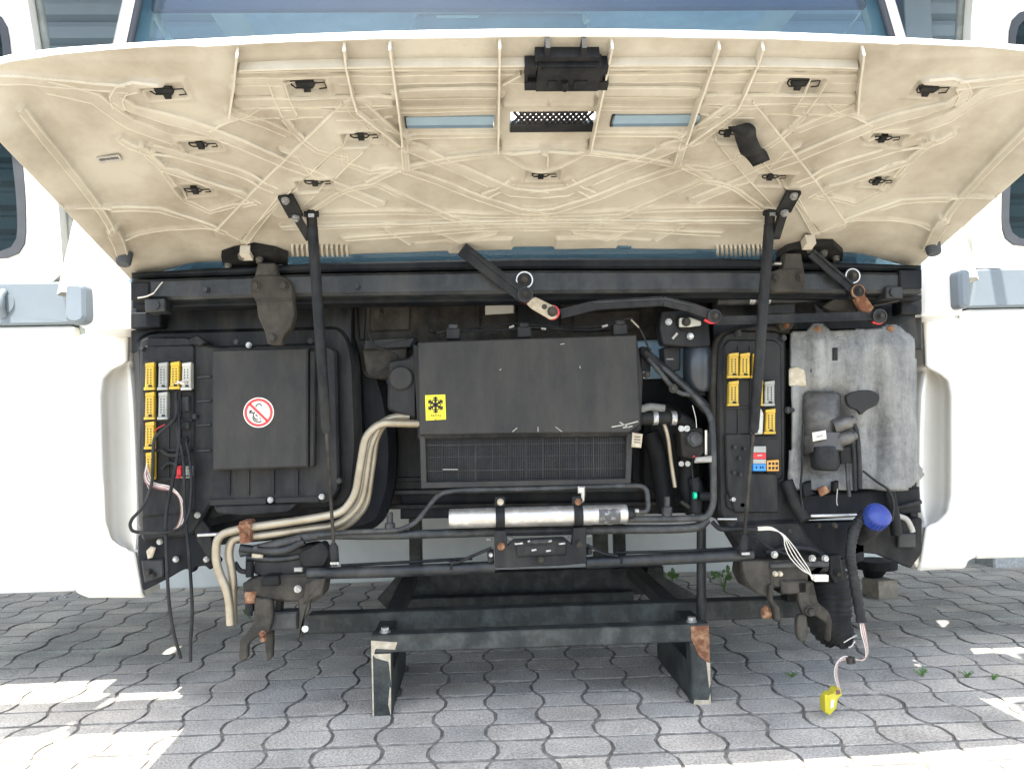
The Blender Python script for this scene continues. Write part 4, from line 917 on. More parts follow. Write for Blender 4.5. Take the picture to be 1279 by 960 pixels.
# clips and boxes on cowl ends
plate('cowl_bracket', [(163, 352), (186, 352), (186, 374), (163, 375)], -0.042, 0.05, NAVY); plate('cowl_bracket', [(180, 373), (206, 372), (206, 388), (181, 390)], -0.047, 0.05, GREYT, r=2)
plate('cowl_bracket', [(1124, 337), (1152, 337), (1152, 360), (1124, 360)], -0.042, 0.05, NAVY); plate('cowl_bracket', [(1107, 357), (1128, 357), (1128, 372), (1107, 372)], -0.047, 0.05, GREYT, r=2)
w = MB(); p = at(1117, 365, -.048); w.tube([p, p-(0, .004, 0)], 0.012, 18); p = at(194, 381, -.048); w.tube([p, p-(0, .004, 0)], 0.011, 18); part(w, 'stud_cap', GREYT); 
plate('cowl_end', [(163, 390), (200, 390), (200, 408), (163, 410)], 0.09, 0.05, NAVY, r=3); plate('cowl_end', [(1126, 374), (1152, 374), (1152, 392), (1126, 392)], 0.06, 0.05, NAVY, r=3)
bolts(cab, [(258, 362), (446, 358)], -0.037, 0.006, GREYT, 'cowl_bolt')
ptube('white_strap', [(192, 366), (183, 370), (172, 372)], -0.046, 1.0, WIREW, res=4); ptube('white_strap', [(192, 366), (198, 358), (203, 352)], -0.045, 0.6, WIREW, res=4)
ptube('thin_white_line', [(270, 374), (310, 373)], 0.008, 0.5, WIREW)
# ------------------------------------------------------------------ left fuse box
plate('wheel_arch_panel', [(172, 408), (430, 398), (452, 410), (472, 450), (488, 500), (495, 560), (492, 610), (476, 660), (430, 668), (172, 690)], 0.20, 0.08, NAVY, r=20, ch=0.02)
plate('moulded_panel', [(163, 420), (185, 408), (425, 402), (440, 418), (448, 450), (452, 560), (446, 620), (430, 640), (300, 648), (250, 660), (170, 668)], 0.13, 0.08, DARKP, r=16, ch=0.02)
fbx = plate('fuse_box', [(174, 424), (186, 420), (235, 420), (262, 432), (400, 428), (420, 436), (424, 612), (412, 630), (262, 630), (252, 650), (240, 668), (176, 676), (172, 560)], 0.085, 0.08, BLACKP, r=7, ch=0.006, lab='black fuse box with a raised cover and open connector bay')
plate('cover', [(265, 437), (384, 434), (384, 583), (265, 587)], 0.040, 0.05, COVER, fbx, ch=0.004, lab='large flat anthracite cover')
plate('cover_side', [(386, 437), (394, 437), (392, 582), (386, 584)], 0.052, 0.04, BLACKP, fbx)
plate('bay_frame', [(176, 432), (243, 430), (243, 640), (176, 646)], 0.079, 0.02, BLACKP, fbx, r=5, ch=0.004)
plate('connector_bay', [(178, 448), (238, 446), (240, 600), (178, 603)], 0.0775, 0.004, HOLE, fbx, r=2)
for y in (470, 500, 530, 562): plate('rib', [(246, y), (263, y-1), (263, y+1), (246, y+2)], 0.079, 0.008, GREYT, fbx, ch=0)
for x in (285, 309, 340, 370): plate('rib', [(x, 588), (x+2, 588), (x+2, 618), (x, 618)], 0.078, 0.008, DARKP, fbx, ch=0)
plate('lower_slot', [(262, 624), (332, 622), (332, 629), (262, 631)], 0.076, 0.01, HOLE, fbx, ch=0); plate('lower_slot', [(344, 622), (398, 620), (398, 626), (344, 628)], 0.076, 0.01, HOLE, fbx, ch=0)
plate('tray', [(266, 632), (330, 630), (372, 628), (360, 640), (300, 644), (270, 640)], 0.070, 0.02, BROWNM if False else BLACKP, fbx, r=4)
plate('top_clip', [(236, 422), (246, 418), (258, 426), (250, 432), (238, 430)], 0.07, 0.02, BLACKP, fbx, r=2)
bolts(fbx, [(311, 431), (338, 624), (402, 620), (247, 643)], 0.075, 0.006, BRIGHT); bolts(fbx, [(296, 427), (388, 426), (178, 435), (244, 520), (424, 600)], 0.078, 0.006, GREYT)
for y in (487, 524, 561, 597): plate('divider', [(178, y), (240, y-1), (240, y+2), (178, y+3)], 0.071, 0.008, BLACKP, fbx, ch=0)
for x in (194.5, 209, 224): plate('divider', [(x, 450), (x+2, 450), (x+2, 600), (x, 600)], 0.073, 0.006, BLACKP, fbx, ch=0)
def connector(par, x0, y0, x1, y1, Y, m, lab=None, rows=6, cols=2):
    """socket housing: flanged body, top cap, keyway slot at the foot and a grid of pin holes"""
    w = MB(); s_ = pxm(Y); L = x1-x0; h_ = y1-y0; t = L*0.10
    w.prism(pp([(x0+t, y0+2), (x1, y0), (x1, y1-1), (x0, y1), (x0+t*.4, y1-h_*0.2)], Y), Y, Y+0.022, 0.0018, 0)
    w.prism(pp([(x0+t*.8, y0+0.5), (x1+.4, y0-1), (x1+.4, y0+h_*.13), (x0+t*.6, y0+h_*.14)], Y-.005), Y-.005, Y+.004, 0.001, 0)
    w.prism(pp([(x0-1, y1-h_*.07), (x1+.6, y1-h_*.07), (x1+.6, y1+.6), (x0-1.2, y1+1)], Y-.006), Y-.006, Y+.004, 0.001, 0)
    w.prism(pp([(x0+L*.42, y1-h_*.17), (x0+L*.78, y1-h_*.17), (x0+L*.78, y1-h_*.085), (x0+L*.42, y1-h_*.085)], Y-.001), Y-.0012, Y+.004, 0, 1)
    for r_ in range(rows):
        for c_ in range(cols):
            xa = x0+L*(0.34+0.34*c_/(max(1, cols-1))); ya = y0+h_*(0.26+0.5*r_/max(1, rows-1)); k = L*0.055
            w.prism(pp([(xa-k, ya-k*1.3), (xa+k, ya-k*1.3), (xa+k, ya+k*1.3), (xa-k, ya+k*1.3)], Y-.0008), Y-.0008, Y+.003, 0, 1)
    return w.build('connector', [m, HOLE], par, lab)
for (x0, y0, m, l_) in ((180.5, 453, YEL, 'yellow'), (197, 453, GREYC, 'grey'), (212, 452, YEL, 'yellow'), (226.5, 453, PALEC, 'pale'), (180.5, 490, YEL, 'yellow'), (197, 490, GREYC, 'grey'), (180.5, 527, YEL, 'yellow'), (181, 565, YEL, 'yellow')):
    connector(fbx, x0, y0, x0+11.5, y0+33, 0.058, m, l_+' connector socket')
connector(fbx, 220, 582, 226, 596, 0.06, REDC, 'small red connector', 2, 1); connector(fbx, 227.5, 582, 238, 596, 0.06, GREYC, 'small grey connector', 3, 2)
plate('blank', [(226, 494), (236, 494), (236, 514), (226, 514)], 0.066, 0.01, GREYT, fbx, r=2); plate('blank', [(226, 526), (236, 526), (236, 536), (226, 536)], 0.066, 0.01, GREYT, fbx, r=2)
w = MB(); w.tube([at(x, y, .064) for x, y in ((202, 562), (210, 568), (222, 568), (236, 564))], 3*pxm(.06), 8, res=4); w.tube([at(x, y, .064) for x, y in ((202, 586), (210, 578), (222, 580))], 2.5*pxm(.06), 8, res=4); part(w, 'cable_guide', BLACKP, fbx)
# warning sticker: struck-out drinking tap
def disc_ring(w, c, r0_, r1_, Y, mi, n=40, dep=0.0008):
    vs = []; fs = []
    for k in range(n):
        a = 2*math.pi*k/n
        for r_ in (r0_, r1_):
            for yy in (Y, Y+dep): vs.append((c[0]+r_*math.cos(a), yy, c[2]+r_*math.sin(a)))
    for k in range(n):
        q = (k+1) % n; A = 4*k; B = 4*q
        fs += [(A, B, B+2, A+2), (A+2, B+2, B+3, A+3), (A+1, A, B, B+1)] if r0_ > 0 else [(A, B, B+2, A+2), (A+2, B+2, B+3, A+3)]
    w.add(vs, fs, mi)
Yk = 0.0388; c = at(323, 515, Yk); r_ = 18.6*pxm(Yk); w = MB()
w.prism([(c[0]+r_*math.cos(a), c[2]+r_*math.sin(a)) for a in np.linspace(0, 2*math.pi, 41)[:-1]], Yk, Yk+.0012, 0, 0)
disc_ring(w, c, r_*0.76, r_*0.93, Yk-.0006, 1)
d = np.array([1, 0, -1])/math.sqrt(2); w.obox(c+np.array([0, -.0002, 0]), d*r_*0.80, (0, .0004, 0), np.array([1, 0, 1])/math.sqrt(2)*r_*.085, 1)
def glyph(w, P, c, s_, Y, wd, mi):
    Q = [np.array([c[0]+x*s_, Y, c[2]+y*s_]) for x, y in P]
    for a_, b_ in zip(Q[:-1], Q[1:]): w.bar(a_, b_, wd, .0006, mi=mi)
gl = 'x'
for P in ([(-.62, .12), (-.40, .12)], [(-.64, .0), (-.36, .0), (-.34, -.12), (-.36, -.30), (-.36, -.45), (-.22, -.58), (0, -.63), (.12, -.62), (.17, -.52)], [(-.52, .12), (-.52, 0)], [(-.26, -.28), (-.24, -.42), (-.10, -.48), (-.02, -.44)], [(-.20, -.12), (-.06, -.26)], [(.06, -.36), (.14, -.44)], [(-.18, .38), (-.14, .48), (-.02, .56), (.10, .56), (.18, .50), (.20, .42)], [(-.30, .05), (-.24, -.05)]):
    glyph(w, P, c, r_, Yk-.0006, r_*.075, 2)
for P in ([(.12, .28), (.28, .18)], [(.2, .36), (.4, .24)], [(.3, .1), (.44, -.06)], [(.46, .0), (.56, -.18)], [(.40, .42), (.56, .26)]): glyph(w, P, c, r_, Yk-.0005, r_*.03, 3)
w.build('warning_sticker', [STICKW, STICKR, INK, GREYC], fbx, 'round white sticker with a red ring striking out a tap')
# loose wires of the left box
for k, (m, dx) in enumerate(((WIREW, 0), (WIREB, 1.4), (WIREP, -1.2), (WIREW, 2.6), (WIREB, -2), (WIREP, 1.0))):
    ptube('loose_wire', [(183+dx*.4, 582), (182+dx, 594+k*.4), (186+dx, 603-dx*.8), (198, 606-dx*1.2+k*.5), (214, 611-dx), (225+dx*.6, 622), (228+dx, 640), (224+dx, 655), (219+dx, 661)], [.05, .045, .042, .04, .04, .042, .045, .05, .06], 0.8, m, res=5, seg=6)
for k, (x, y) in enumerate(((183, 585), (186, 590), (182, 596), (189, 600), (184, 604))): ptube('wire_end', [(184, 578+k*2), (x, y), (x-2+k, y+6)], .045, 0.7, (WIREW, WIREP, WIREB)[k % 3], res=3, seg=5)
for k in range(4): ptube('loose_wire', [(236-k*1.5, 474+k), (228, 476+k*1.2), (219+k, 479-k)], [.052, .045, .047], 0.9, (WIREW, WIREP, WIREW, STICKW)[k], res=4, seg=6)
ptube('red_wire', [(193, 538), (198, 534), (206, 530)], .05, .6, REDC, res=3, seg=5)
ptube('hanging_cable', [(220, 490), (220, 520), (200, 540), (192, 552), (190, 600), (180, 630), (165, 648), (163, 658), (170, 664), (200, 665), (224, 660), (236, 640), (239, 600), (236, 570), (232, 550)], [.05, .045, .04, .035, .03, .02, .01, .01, .01, .01, .02, .03, .04, .05, .055], 2.0, CABLE, res=6, seg=8)
ptube('hanging_cable', [(222, 500), (224, 545), (218, 590), (208, 640), (208, 690), (211, 750), (217, 790), (226, 822)], [.05, .045, .04, .03, .02, .02, .02, .02], 2.1, CABLE, res=6, seg=8)
ptube('hanging_cable', [(220, 498), (222, 540), (229, 575), (231, 640), (236, 690), (240, 760), (238, 800), (238, 826)], [.052, .048, .04, .03, .02, .02, .02, .02], 2.1, CABLE, res=6, seg=8)
w = MB(); p = at(231, 549, .062); w.tube([p+(0, .004, 0), p-(0, .006, 0)], 4.5*pxm(.06), 14); part(w, 'cable_boot', CABLE)
# lower left sheet with its bent tabs
plate('lower_skirt', [(172, 668), (250, 660), (262, 672), (268, 706), (262, 712), (256, 706), (244, 708), (240, 716), (234, 710), (226, 712), (206, 724), (178, 738), (172, 700)], 0.11, 0.03, NAVY, r=3)
plate('skirt_panel', [(176, 700), (204, 698), (204, 720), (180, 728)], 0.098, 0.01, GREYT, r=2)
bolts(cab, [(220, 698), (258, 698), (184, 652), (200, 676)], 0.10, 0.006, BRIGHT, 'skirt_bolt'); bolts(cab, [(191, 718), (186, 714)], 0.095, 0.006, BROWNM, 'skirt_bolt')
plate('bent_tab', [(182, 688), (188, 682), (194, 684), (190, 696), (184, 698)], 0.09, 0.004, PEEL)
plate('side_bracket', [(240, 655), (252, 648), (262, 660), (268, 690), (276, 700), (270, 708), (256, 692), (246, 676)], 0.09, 0.02, BLACKP, r=3)
# ------------------------------------------------------------------ evaporator housing and its core
ev = plate('evaporator_housing', [(516, 430), (796, 424), (803, 470), (801, 536), (791, 545), (522, 548)], 0.022, 0.16, BLACKP, ch=0.004)
plate('cover', [(522, 427), (640, 423), (795, 418), (797, 470), (800, 529), (786, 540), (640, 541), (524, 543)], 0.0, 0.05, COVER, ev, ch=0.003, lab='large flat dark grey cover with scuffed lower edge')
plate('side_duct', [(484, 450), (512, 446), (521, 432), (521, 524), (506, 520), (484, 512)], 0.05, 0.10, BLACKP, ev, r=5, ch=0.006)
w = MB(); p = at(501, 472, .046); w.tube([p+(0, .006, 0), p-(0, .003, 0), p-(0, .005, 0)], [15*pxm(.05), 15*pxm(.05), 13*pxm(.05)], 26); part(w, 'round_plug', COVER, ev)
fr_ = [(524, 544, 792, 548), (525, 602, 789, 608)]
w = MB(); Yc = 0.02
w.prism(pp([(524, 543), (531, 543), (533, 607), (526, 610)], Yc), Yc, Yc+.05, .002); w.prism(pp([(783, 541), (791, 540), (788, 602), (781, 603)], Yc), Yc, Yc+.05, .002)
w.prism(pp([(526, 602), (788, 597), (788, 604), (526, 610)], Yc-.001), Yc-.001, Yc+.05, .002); part(w, 'core_frame', COVER, ev)
plate('core', [(530, 544), (785, 540), (783, 600), (531, 606)], Yc+0.030, 0.02, HOLE, ev, ch=0)
w = MB()
for k in range(88):
    x = 532+250*k/87; w.bar(at(x, 544, Yc+.027), at(x, 604, Yc+.027), 0.0016, 0.002)
for k in range(26):
    y = 545+k*2.25; w.bar(at(531, y+1, Yc+.0255), at(784, y-2.6, Yc+.0255), 0.0012, 0.001)
cf = part(w, 'core_fins', GREYT, ev); cf['kind'] = 'stuff'
w = MB()
for k in range(13): x = 531+21*k; w.bar(at(x, 543, Yc+.012), at(x, 605, Yc+.012), 0.0015, 0.002)
for y in (556, 571, 588): w.bar(at(531, y, Yc+.0105), at(785, y-3.5, Yc+.0105), 0.0013, 0.002)
part(w, 'core_grid', GREYT, ev)
for (x, y, x2, y2) in ((764, 533, 782, 530), (782, 530, 797, 526), (774, 527, 786, 534), (778, 534, 790, 532)):
    w = MB(); w.bar(at(x, y, -.0012), at(x2, y2, -.0012), .003, .001); part(w, 'scuff', LABELG, ev)
w = MB()
for (x, y, x2, y2) in ((694, 533, 702, 539), (672, 533, 672, 539), (640, 539, 646, 534), (624, 462, 626, 461), (724, 457, 725, 460), (700, 430, 705, 429), (553, 586, 572, 586)): w.bar(at(x, y, -.0008), at(x2, y2, -.0008), .0018, .0008)
part(w, 'scratches', LABELG, ev)
# yellow snowflake sticker
Yk = -0.0012; w = MB(); w.prism(pp([(531, 493.5), (556, 492.5), (557, 523.5), (532, 525)], Yk), Yk, Yk+.002, 0, 0)
c = at(544, 505.5, Yk); r_ = 10.8*pxm(Yk)
for k in range(6):
    a = math.radians(90+60*k); d = (math.cos(a), math.sin(a)); n_ = (-d[1], d[0])
    glyph(w, [(0, 0), (d[0]*.98, d[1]*.98)], c, r_, Yk-.0006, r_*.19, 1)
    for sg in (-1, 1):
        for q, ln in ((.40, .36), (.66, .32)):
            b_ = (d[0]*q, d[1]*q); e = (b_[0]+ln*(d[0]*.62+sg*n_[0]*.78), b_[1]+ln*(d[1]*.62+sg*n_[1]*.78)); glyph(w, [b_, e], c, r_, Yk-.0006, r_*.14, 1)
disc_ring(w, c, r_*.12, r_*.34, Yk-.0007, 1, 6)
t0 = at(544.5, 519, Yk); ts = 1.9*pxm(Yk)
for ch_, ox in (('M', -4.2), ('A', 0), ('N', 4.2)):
    G = {'M': [(-.8, -.8), (-.8, .8), (0, -.2), (.8, .8), (.8, -.8)], 'A': [(-.9, -.8), (0, .9), (.9, -.8)], 'N': [(-.8, -.8), (-.8, .8), (.8, -.8), (.8, .8)]}[ch_]
    glyph(w, [(x+ox/1.9, y) for x, y in G], t0, ts, Yk-.0006, .0011, 1)
glyph(w, [(-.6, -2.4), (0, -2.0), (.9, -1.5)], t0, ts, Yk-.0006, .0012, 1); glyph(w, [(-.9, -2.7), (-.2, -2.9)], t0, ts, Yk-.0006, .0012, 1)
w.build('snowflake_sticker', [STICKY, INK], ev, 'yellow sticker with a black snowflake')
# top clamps, cables along the top edge
for (x, y) in ((566, 409), (655, 407), (775, 404)):
    plate('housing_clamp', [(x-9, y), (x+9, y), (x+9, y+14), (x-9, y+15)], 0.03, 0.03, BLACKP, ev, r=2); plate('housing_clip', [(x-6, y-5), (x+6, y-5), (x+6, y+2), (x-6, y+2)], 0.026, 0.02, GREYT if x < 600 else CABLE, ev, r=2)
ptube('harness_cable', [(545, 416), (566, 412), (590, 413), (615, 412), (638, 411), (660, 409), (690, 410), (720, 412), (750, 411), (772, 400), (790, 397)], 0.045, 1.3, CABLE)
ptube('harness_cable', [(550, 420), (590, 410), (640, 404), (700, 408), (745, 407), (766, 399)], 0.05, 1.0, CABLE)
ptube('pale_tape', [(636, 409), (642, 407)], 0.043, 1.6, LABELG); ptube('pale_tape', [(676, 410), (682, 411)], 0.043, 1.6, LABELG); ptube('pale_tape', [(752, 408), (759, 406)], 0.043, 1.6, LABELG)
ptube('harness_cable', [(460, 415), (468, 432), (480, 437), (497, 446), (478, 462), (462, 470), (456, 464)], [.1, .1, .1, .08, .08, .09, .1], 1.5, CABLE)
ptube('harness_cable', [(536, 380), (537, 405), (545, 414), (560, 414)], .14, 1.2, CABLE)
# ------------------------------------------------------------------ wiper linkage
w = MB(); a = at(577, 311, -.065); b_ = at(655, 371, -.062); w.bar(a, b_, 0.034, 0.010); w.bar(at(584, 311, -.072), at(660, 371, -.069), 0.006, 0.006); part(w, 'wiper_arm', CABLE)
def pivot(x, y, Y, r_, ring, name='wiper_pivot'):
    w = MB(); p = at(x, y, Y); s_ = pxm(Y)
    w.tube([p+(0, .03, 0), p, p-(0, .004, 0)], [r_*s_, r_*s_, r_*.9*s_], 24); o = part(w, name, BLACKP)
    w = MB(); disc_ring(w, p, r_*.93*s_, r_*1.08*s_, Y-.006, 0, 30, .008); part(w, 'ring', ring, o)
    w = MB(); w.hexbolt(p-(0, .005, 0), r_*.34*s_, .012); part(w, 'nut', DIRTM, o)
pivot(655, 350, -.052, 10, ALU); pivot(656, 368, -.07, 9, GREYT)
w = MB(); w.prism(rpoly(pp([(657, 378), (668, 370), (694, 383), (696, 396), (688, 399), (664, 385)], -.028), .006), -.028, -.018, .002); o = part(w, 'crank', PEEL, None, 'pale yellowish wiper crank with red rubber')
w = MB(); w.hexbolt(at(690, 389, -.03), .010, .012); w.hexbolt(at(680, 383, -.029), .005, .003); part(w, 'nut', DIRTM, o)
w = MB(); disc_ring(w, at(690, 390, -.022), .013, .0185, -.020, 0, 24, .008); part(w, 'rubber_ring', REDC, o)
w = MB(); w.tube([at(661, 376, -.02), at(655, 378, -.02), at(650, 374, -.02)], .004, 8); part(w, 'rubber_ring', REDC, o)
w = MB()
for a_, b_ in (((700, 392), (745, 381)), ((745, 381), (828, 376)), ((828, 376), (862, 384)), ((862, 384), (893, 395))): w.bar(at(*a_, -.01), at(*b_, -.01), .024, .010)
part(w, 'wiper_link', CABLE)
w = MB(); w.bar(at(740, 378, -.017), at(830, 373, -.017), .004, .004); w.bar(at(830, 373, -.017), at(865, 382, -.017), .004, .004); part(w, 'link_edge', GREYT)
pivot(892, 395, -.02, 8, GREYT, 'link_joint')
w = MB(); w.tube([at(x, y, -.018) for x, y in ((880, 399), (888, 403), (896, 401))], .004, 8, res=3); part(w, 'rubber_ring', REDC)
w = MB(); w.bar(at(893, 401, -.01), at(1098, 394, -.01), .022, .010); w.bar(at(893, 405, -.016), at(1090, 398, -.016), .004, .004); part(w, 'wiper_link', CABLE); pivot(1098, 395, -.02, 8.5, GREYT, 'link_joint')
w = MB(); w.tube([at(x, y, -.018) for x, y in ((1090, 402), (1098, 404), (1105, 400))], .003, 8, res=3); part(w, 'rubber_ring', REDC)
w = MB(); w.tube([at(895, 376, .05), at(1060, 371, .05)], 6*pxm(.05), 14); part(w, 'linkage_tube', GREYT)
for x in (938, 957): w = MB(); w.tube([at(x-3, 374, .048), at(x+4, 374, .048)], 6.6*pxm(.05), 14); part(w, 'tape_band', BRIGHT)
w = MB(); w.bar(at(1013, 316, -.058), at(1073, 368, -.058), 0.024, 0.008); w.bar(at(1017, 314, -.065), at(1070, 359, -.065), 0.005, 0.006); part(w, 'wiper_arm', CABLE)
pivot(1064, 345, -.052, 9, ALU); pivot(1071, 364, -.065, 8, RUST)
w = MB(); w.prism(rpoly(pp([(1064, 366), (1078, 364), (1092, 384), (1086, 392), (1076, 388)], -.015), .004), -.015, 0, .002); part(w, 'crank', RUST)
plate('linkage_bracket', [(1046, 370), (1054, 360), (1062, 366), (1070, 388), (1040, 388), (1028, 382)], .02, .03, BROWNM, r=3); plate('linkage_bracket', [(958, 380), (994, 378), (994, 392), (958, 392)], .05, .04, DARKP)
ptube('thin_strap', [(1090, 382), (1110, 378), (1122, 375)], .02, 1.3, BROWNM)
plate('fin', [(1016, 378), (1034, 392), (1020, 392)], .03, .01, DARKP)
plate('white_screw', [(968, 327), (977, 327), (977, 330), (968, 330)], -.062, .02, BRIGHT)
# wiper motor
mo = plate('motor_plate', [(826, 388), (884, 386), (888, 432), (872, 434), (828, 430), (824, 410)], 0.06, 0.05, BLACKP, r=4)
w = MB(); p = at(874, 400, .045); w.tube([at(871, 432, .10), at(871, 437, .10), at(871, 484, .10), at(871, 489, .10)], [.032, .038, .038, .030], 26); part(w, 'motor', mat('satin_black_motor', (0.02, 0.026, 0.032), 0.3, var=0.2), mo)
w = MB(); w.tube([at(871, 488, .10), at(871, 494, .10)], .022, 18); part(w, 'motor_cap', RUBBER, mo)
w = MB(); p = at(856, 402, .05); w.tube([p+(0, .01, 0), p-(0, .004, 0)], 11*pxm(.05), 24); part(w, 'gear_boss', RUBBER, mo)
w = MB(); w.prism(rpoly(pp([(849, 397), (862, 396), (876, 401), (876, 406), (862, 408), (849, 408)], .03), .003), .03, .04, .002); part(w, 'motor_crank', PALEC, mo); bolts(mo, [(857, 402)], .028, .009, DIRTM); bolts(mo, [(862, 420), (835, 402)], .058, .007, BRIGHT)
w = MB(); w.bar(at(840, 423, .058), at(846, 416, .058), .006, .004); part(w, 'scuff', LABELG, mo)
plate('motor_bracket', [(828, 434), (850, 432), (850, 462), (830, 466)], .10, .05, DARKP, mo); plate('small_label', [(832, 447), (842, 447), (842, 449.5), (832, 449.5)], .098, .003, LABELG, mo)
# ------------------------------------------------------------------ coolant pipes, drier, tubes in the lower bay
ptube('coolant_pipe', [(524, 529), (474, 528), (456, 545), (444, 618), (428, 640), (386, 648), (300, 660), (271, 668), (269, 704), (286, 742), (288, 780)], [0.03, .03, .03, .03, .03, .03, .02, .01, .01, .01, .01], 5.1, BEIGE, rb=0.045, seg=14, lab='front beige pipe with its bent open end')
ptube('coolant_pipe', [(512, 521), (492, 520), (474, 530), (462, 556), (452, 628), (424, 656), (386, 660), (330, 668), (290, 672), (285, 690), (291, 720), (291, 778)], [.06, .06, .06, .06, .06, .06, .05, .04, .03, .03, .03, .03], 5.1, BEIGE, rb=0.04, seg=14, lab='rear beige pipe running beside it')
ptube('coolant_pipe', [(505, 519), (484, 524), (470, 545), (458, 632), (436, 656), (396, 668), (380, 672)], .09, 4.2, BEIGE, rb=0.035, seg=12)
w = MB(); w.prism(rpoly(pp([(298, 651), (311, 650), (312, 678), (299, 679)], -.005), .006), -.005, .05, .003); w.prism(rpoly(pp([(297, 655), (313, 654), (313, 660), (297, 661)], -.009), .003), -.009, .0, .001); o = part(w, 'pipe_clamp', RUST); bolts(o, [(305, 668)], -.007, .007, RUST)
ptube('thin_pipe', [(247, 668), (290, 666)], .09, 2.2, ALU); ptube('thin_pipe', [(268, 632), (320, 638), (360, 634)], .08, 1.5, GREYT)
ptube('refrigerant_line', [(396, 668), (440, 664), (500, 662), (520, 652), (548, 616), (572, 612), (680, 610), (795, 606)], .02, 3.2, STEEL, rb=.02, seg=10)
w = MB(); w.tube(bend([at(x, y, .02) for x, y in ((780, 607), (808, 606), (810, 640), (788, 638), (778, 638))], .04, 8), 3.2*pxm(.02), 10); part(w, 'refrigerant_line', STEEL)
ptube('refrigerant_line', [(782, 648), (840, 648), (884, 646), (891, 630), (891, 560), (889, 520), (868, 494), (812, 446)], [.02, .02, .02, .02, .02, .03, .05, .08], 4.2, STEEL, rb=.03, seg=10)
ptube('hose', [(810, 448), (822, 462), (845, 488), (868, 494)], [.06, .05, .05, .055], 3.2, STEEL, res=5)
ptube('thick_hose', [(805, 440), (818, 452), (862, 490), (884, 512)], [.085, .08, .07, .05], 7, CABLE, res=5)
for x, y, q, r_ in ((841, 485, .055, .012), (808, 468, .07, .009)):
    w = MB(); w.tube([at(x, y, q), at(x, y, q-.017)], r_, 16); w.hexbolt(at(x, y, q-.015), r_*.7, .01); part(w, 'hose_joint', DIRTM)
plate('pale_clip', [(803, 463), (812, 466), (811, 472), (804, 472)], .055, .01, LABELG)
w = MB(); a = at(561, 647.5, -.012); b_ = at(783, 641.5, -.012); r_ = 12.2*pxm(-.012); d = (b_-a)/np.linalg.norm(b_-a)
w.tube([a, a+d*.002, a+d*.006, b_-d*.006, b_-d*.002, b_], [r_*.9, r_*.97, r_, r_, r_*.97, r_*.9], 32); dr = part(w, 'receiver_drier', ALU, None, 'silver cylindrical receiver drier')
w = MB(); w.tube([b_-d*.001, b_+d*.012, b_+d*.022], [r_*.55, r_*.55, r_*.3], 14); part(w, 'end_cap', CABLE, dr)
w = MB(); w.tube([b_+d*.018+np.array([0, -.01, .008]), b_+d*.028+np.array([0, -.01, .008])], .006, 8); part(w, 'switch', BRIGHT, dr)
ca = a+(b_-a)*0.835; cb = a+(b_-a)*0.955; vs = []; n = 8
for p in (ca, cb):
    for k in range(n):
        an = math.radians(-52+90*k/(n-1)); vs.append(p+np.array([0, -math.cos(an), math.sin(an)])*(r_+.0012))
w = MB(); w.add(vs, [(k, k+1, n+k+1, n+k) for k in range(n-1)], 0, True); part(w, 'label', mat('worn_black_label', (0.05, 0.05, 0.05), 0.6, scale=90, col2=(0.30, 0.30, 0.29), mixlo=.5, mixhi=.72), dr)
for x in (625, 722):
    q = a+d*((at(x, 645, -.012)-a)@d); w = MB()
    w.tube([q-d*.0105, q+d*.0105], r_+.003, 28); w.tube([q-d*.012, q-d*.0095], r_+.0045, 28); o = part(w, 'clamp_band', CABLE, dr)
    w = MB(); w.prism(rpoly(pp([(x-7, 620), (x+6, 619), (x+6, 633), (x-7, 633)], -.018), .005), -.018, -.004, .002); part(w, 'clamp_lug', CABLE, dr)
    w = MB(); w.hexbolt(at(x, 626.5, -.02), .0065, .012); part(w, 'bolt', RUST if x > 700 else PEEL, dr)
plate('pale_tab', [(722, 607), (731, 607), (731, 616), (730, 626), (727, 628), (726, 617), (722, 616)], -.022, .003, ALU)
# front lower tubes
ptube('cross_tube', [(300, 690), (360, 676), (404, 668), (480, 668), (620, 664), (760, 661), (862, 659), (884, 648)], [.03, .03, .035, .035, .035, .035, .035, .035], 5.6, STEEL, res=6, seg=14)
ptube('thin_pipe', [(300, 684), (350, 688), (380, 676)], [.02]*3, 5, GREYT, res=5); ptube('thin_pipe', [(308, 696), (350, 698), (398, 690)], .03, 4, GREYT, res=4)
ptube('torsion_tube', [(384, 716), (480, 713.5), (600, 708.5), (618, 707.5)], -.0, 7.2, GREYT, res=3, seg=18); ptube('torsion_tube', [(732, 702.5), (800, 699.5), (900, 694.5), (940, 692)], -.0, 7.2, GREYT, res=3, seg=18)
ptube('thin_pipe', [(426, 706), (520, 701), (590, 697)], .03, 2, CABLE); ptube('thin_pipe', [(768, 690), (850, 688), (930, 684)], .03, 2, CABLE)
ptube('control_cable', [(614, 684), (590, 694), (572, 702), (560, 702)], -.012, 2, CABLE, res=4); ptube('control_cable', [(733, 680), (752, 690), (772, 694)], -.012, 2, CABLE, res=4); plate('bright_strip', [(738, 686), (752, 689), (754, 691), (742, 688)], -.014, .003, BRIGHT)
w = MB()
for x, y in ((564, 706), (775, 699)): w.tube([at(x-1.5, y, 0), at(x+1.5, y, 0)], 8*pxm(0), 14)
w2 = part(w, 'cable_tie', RUBBER); 
for (x, y) in ((487, 654), (833, 634)):
    w = MB(); w.tube([at(x, y-14, .03), at(x, y+1, .03)], .008, 8); w.tube([at(x, y-1, .028), at(x, y+10, .028)], .013, 10); part(w, 'pipe_stud', GREYT if x < 600 else STEEL)
w = MB(); w.bar(at(470, 678, .03), at(485, 672, .03), .008, .003); part(w, 'paint_streak', LABELG) if False else None
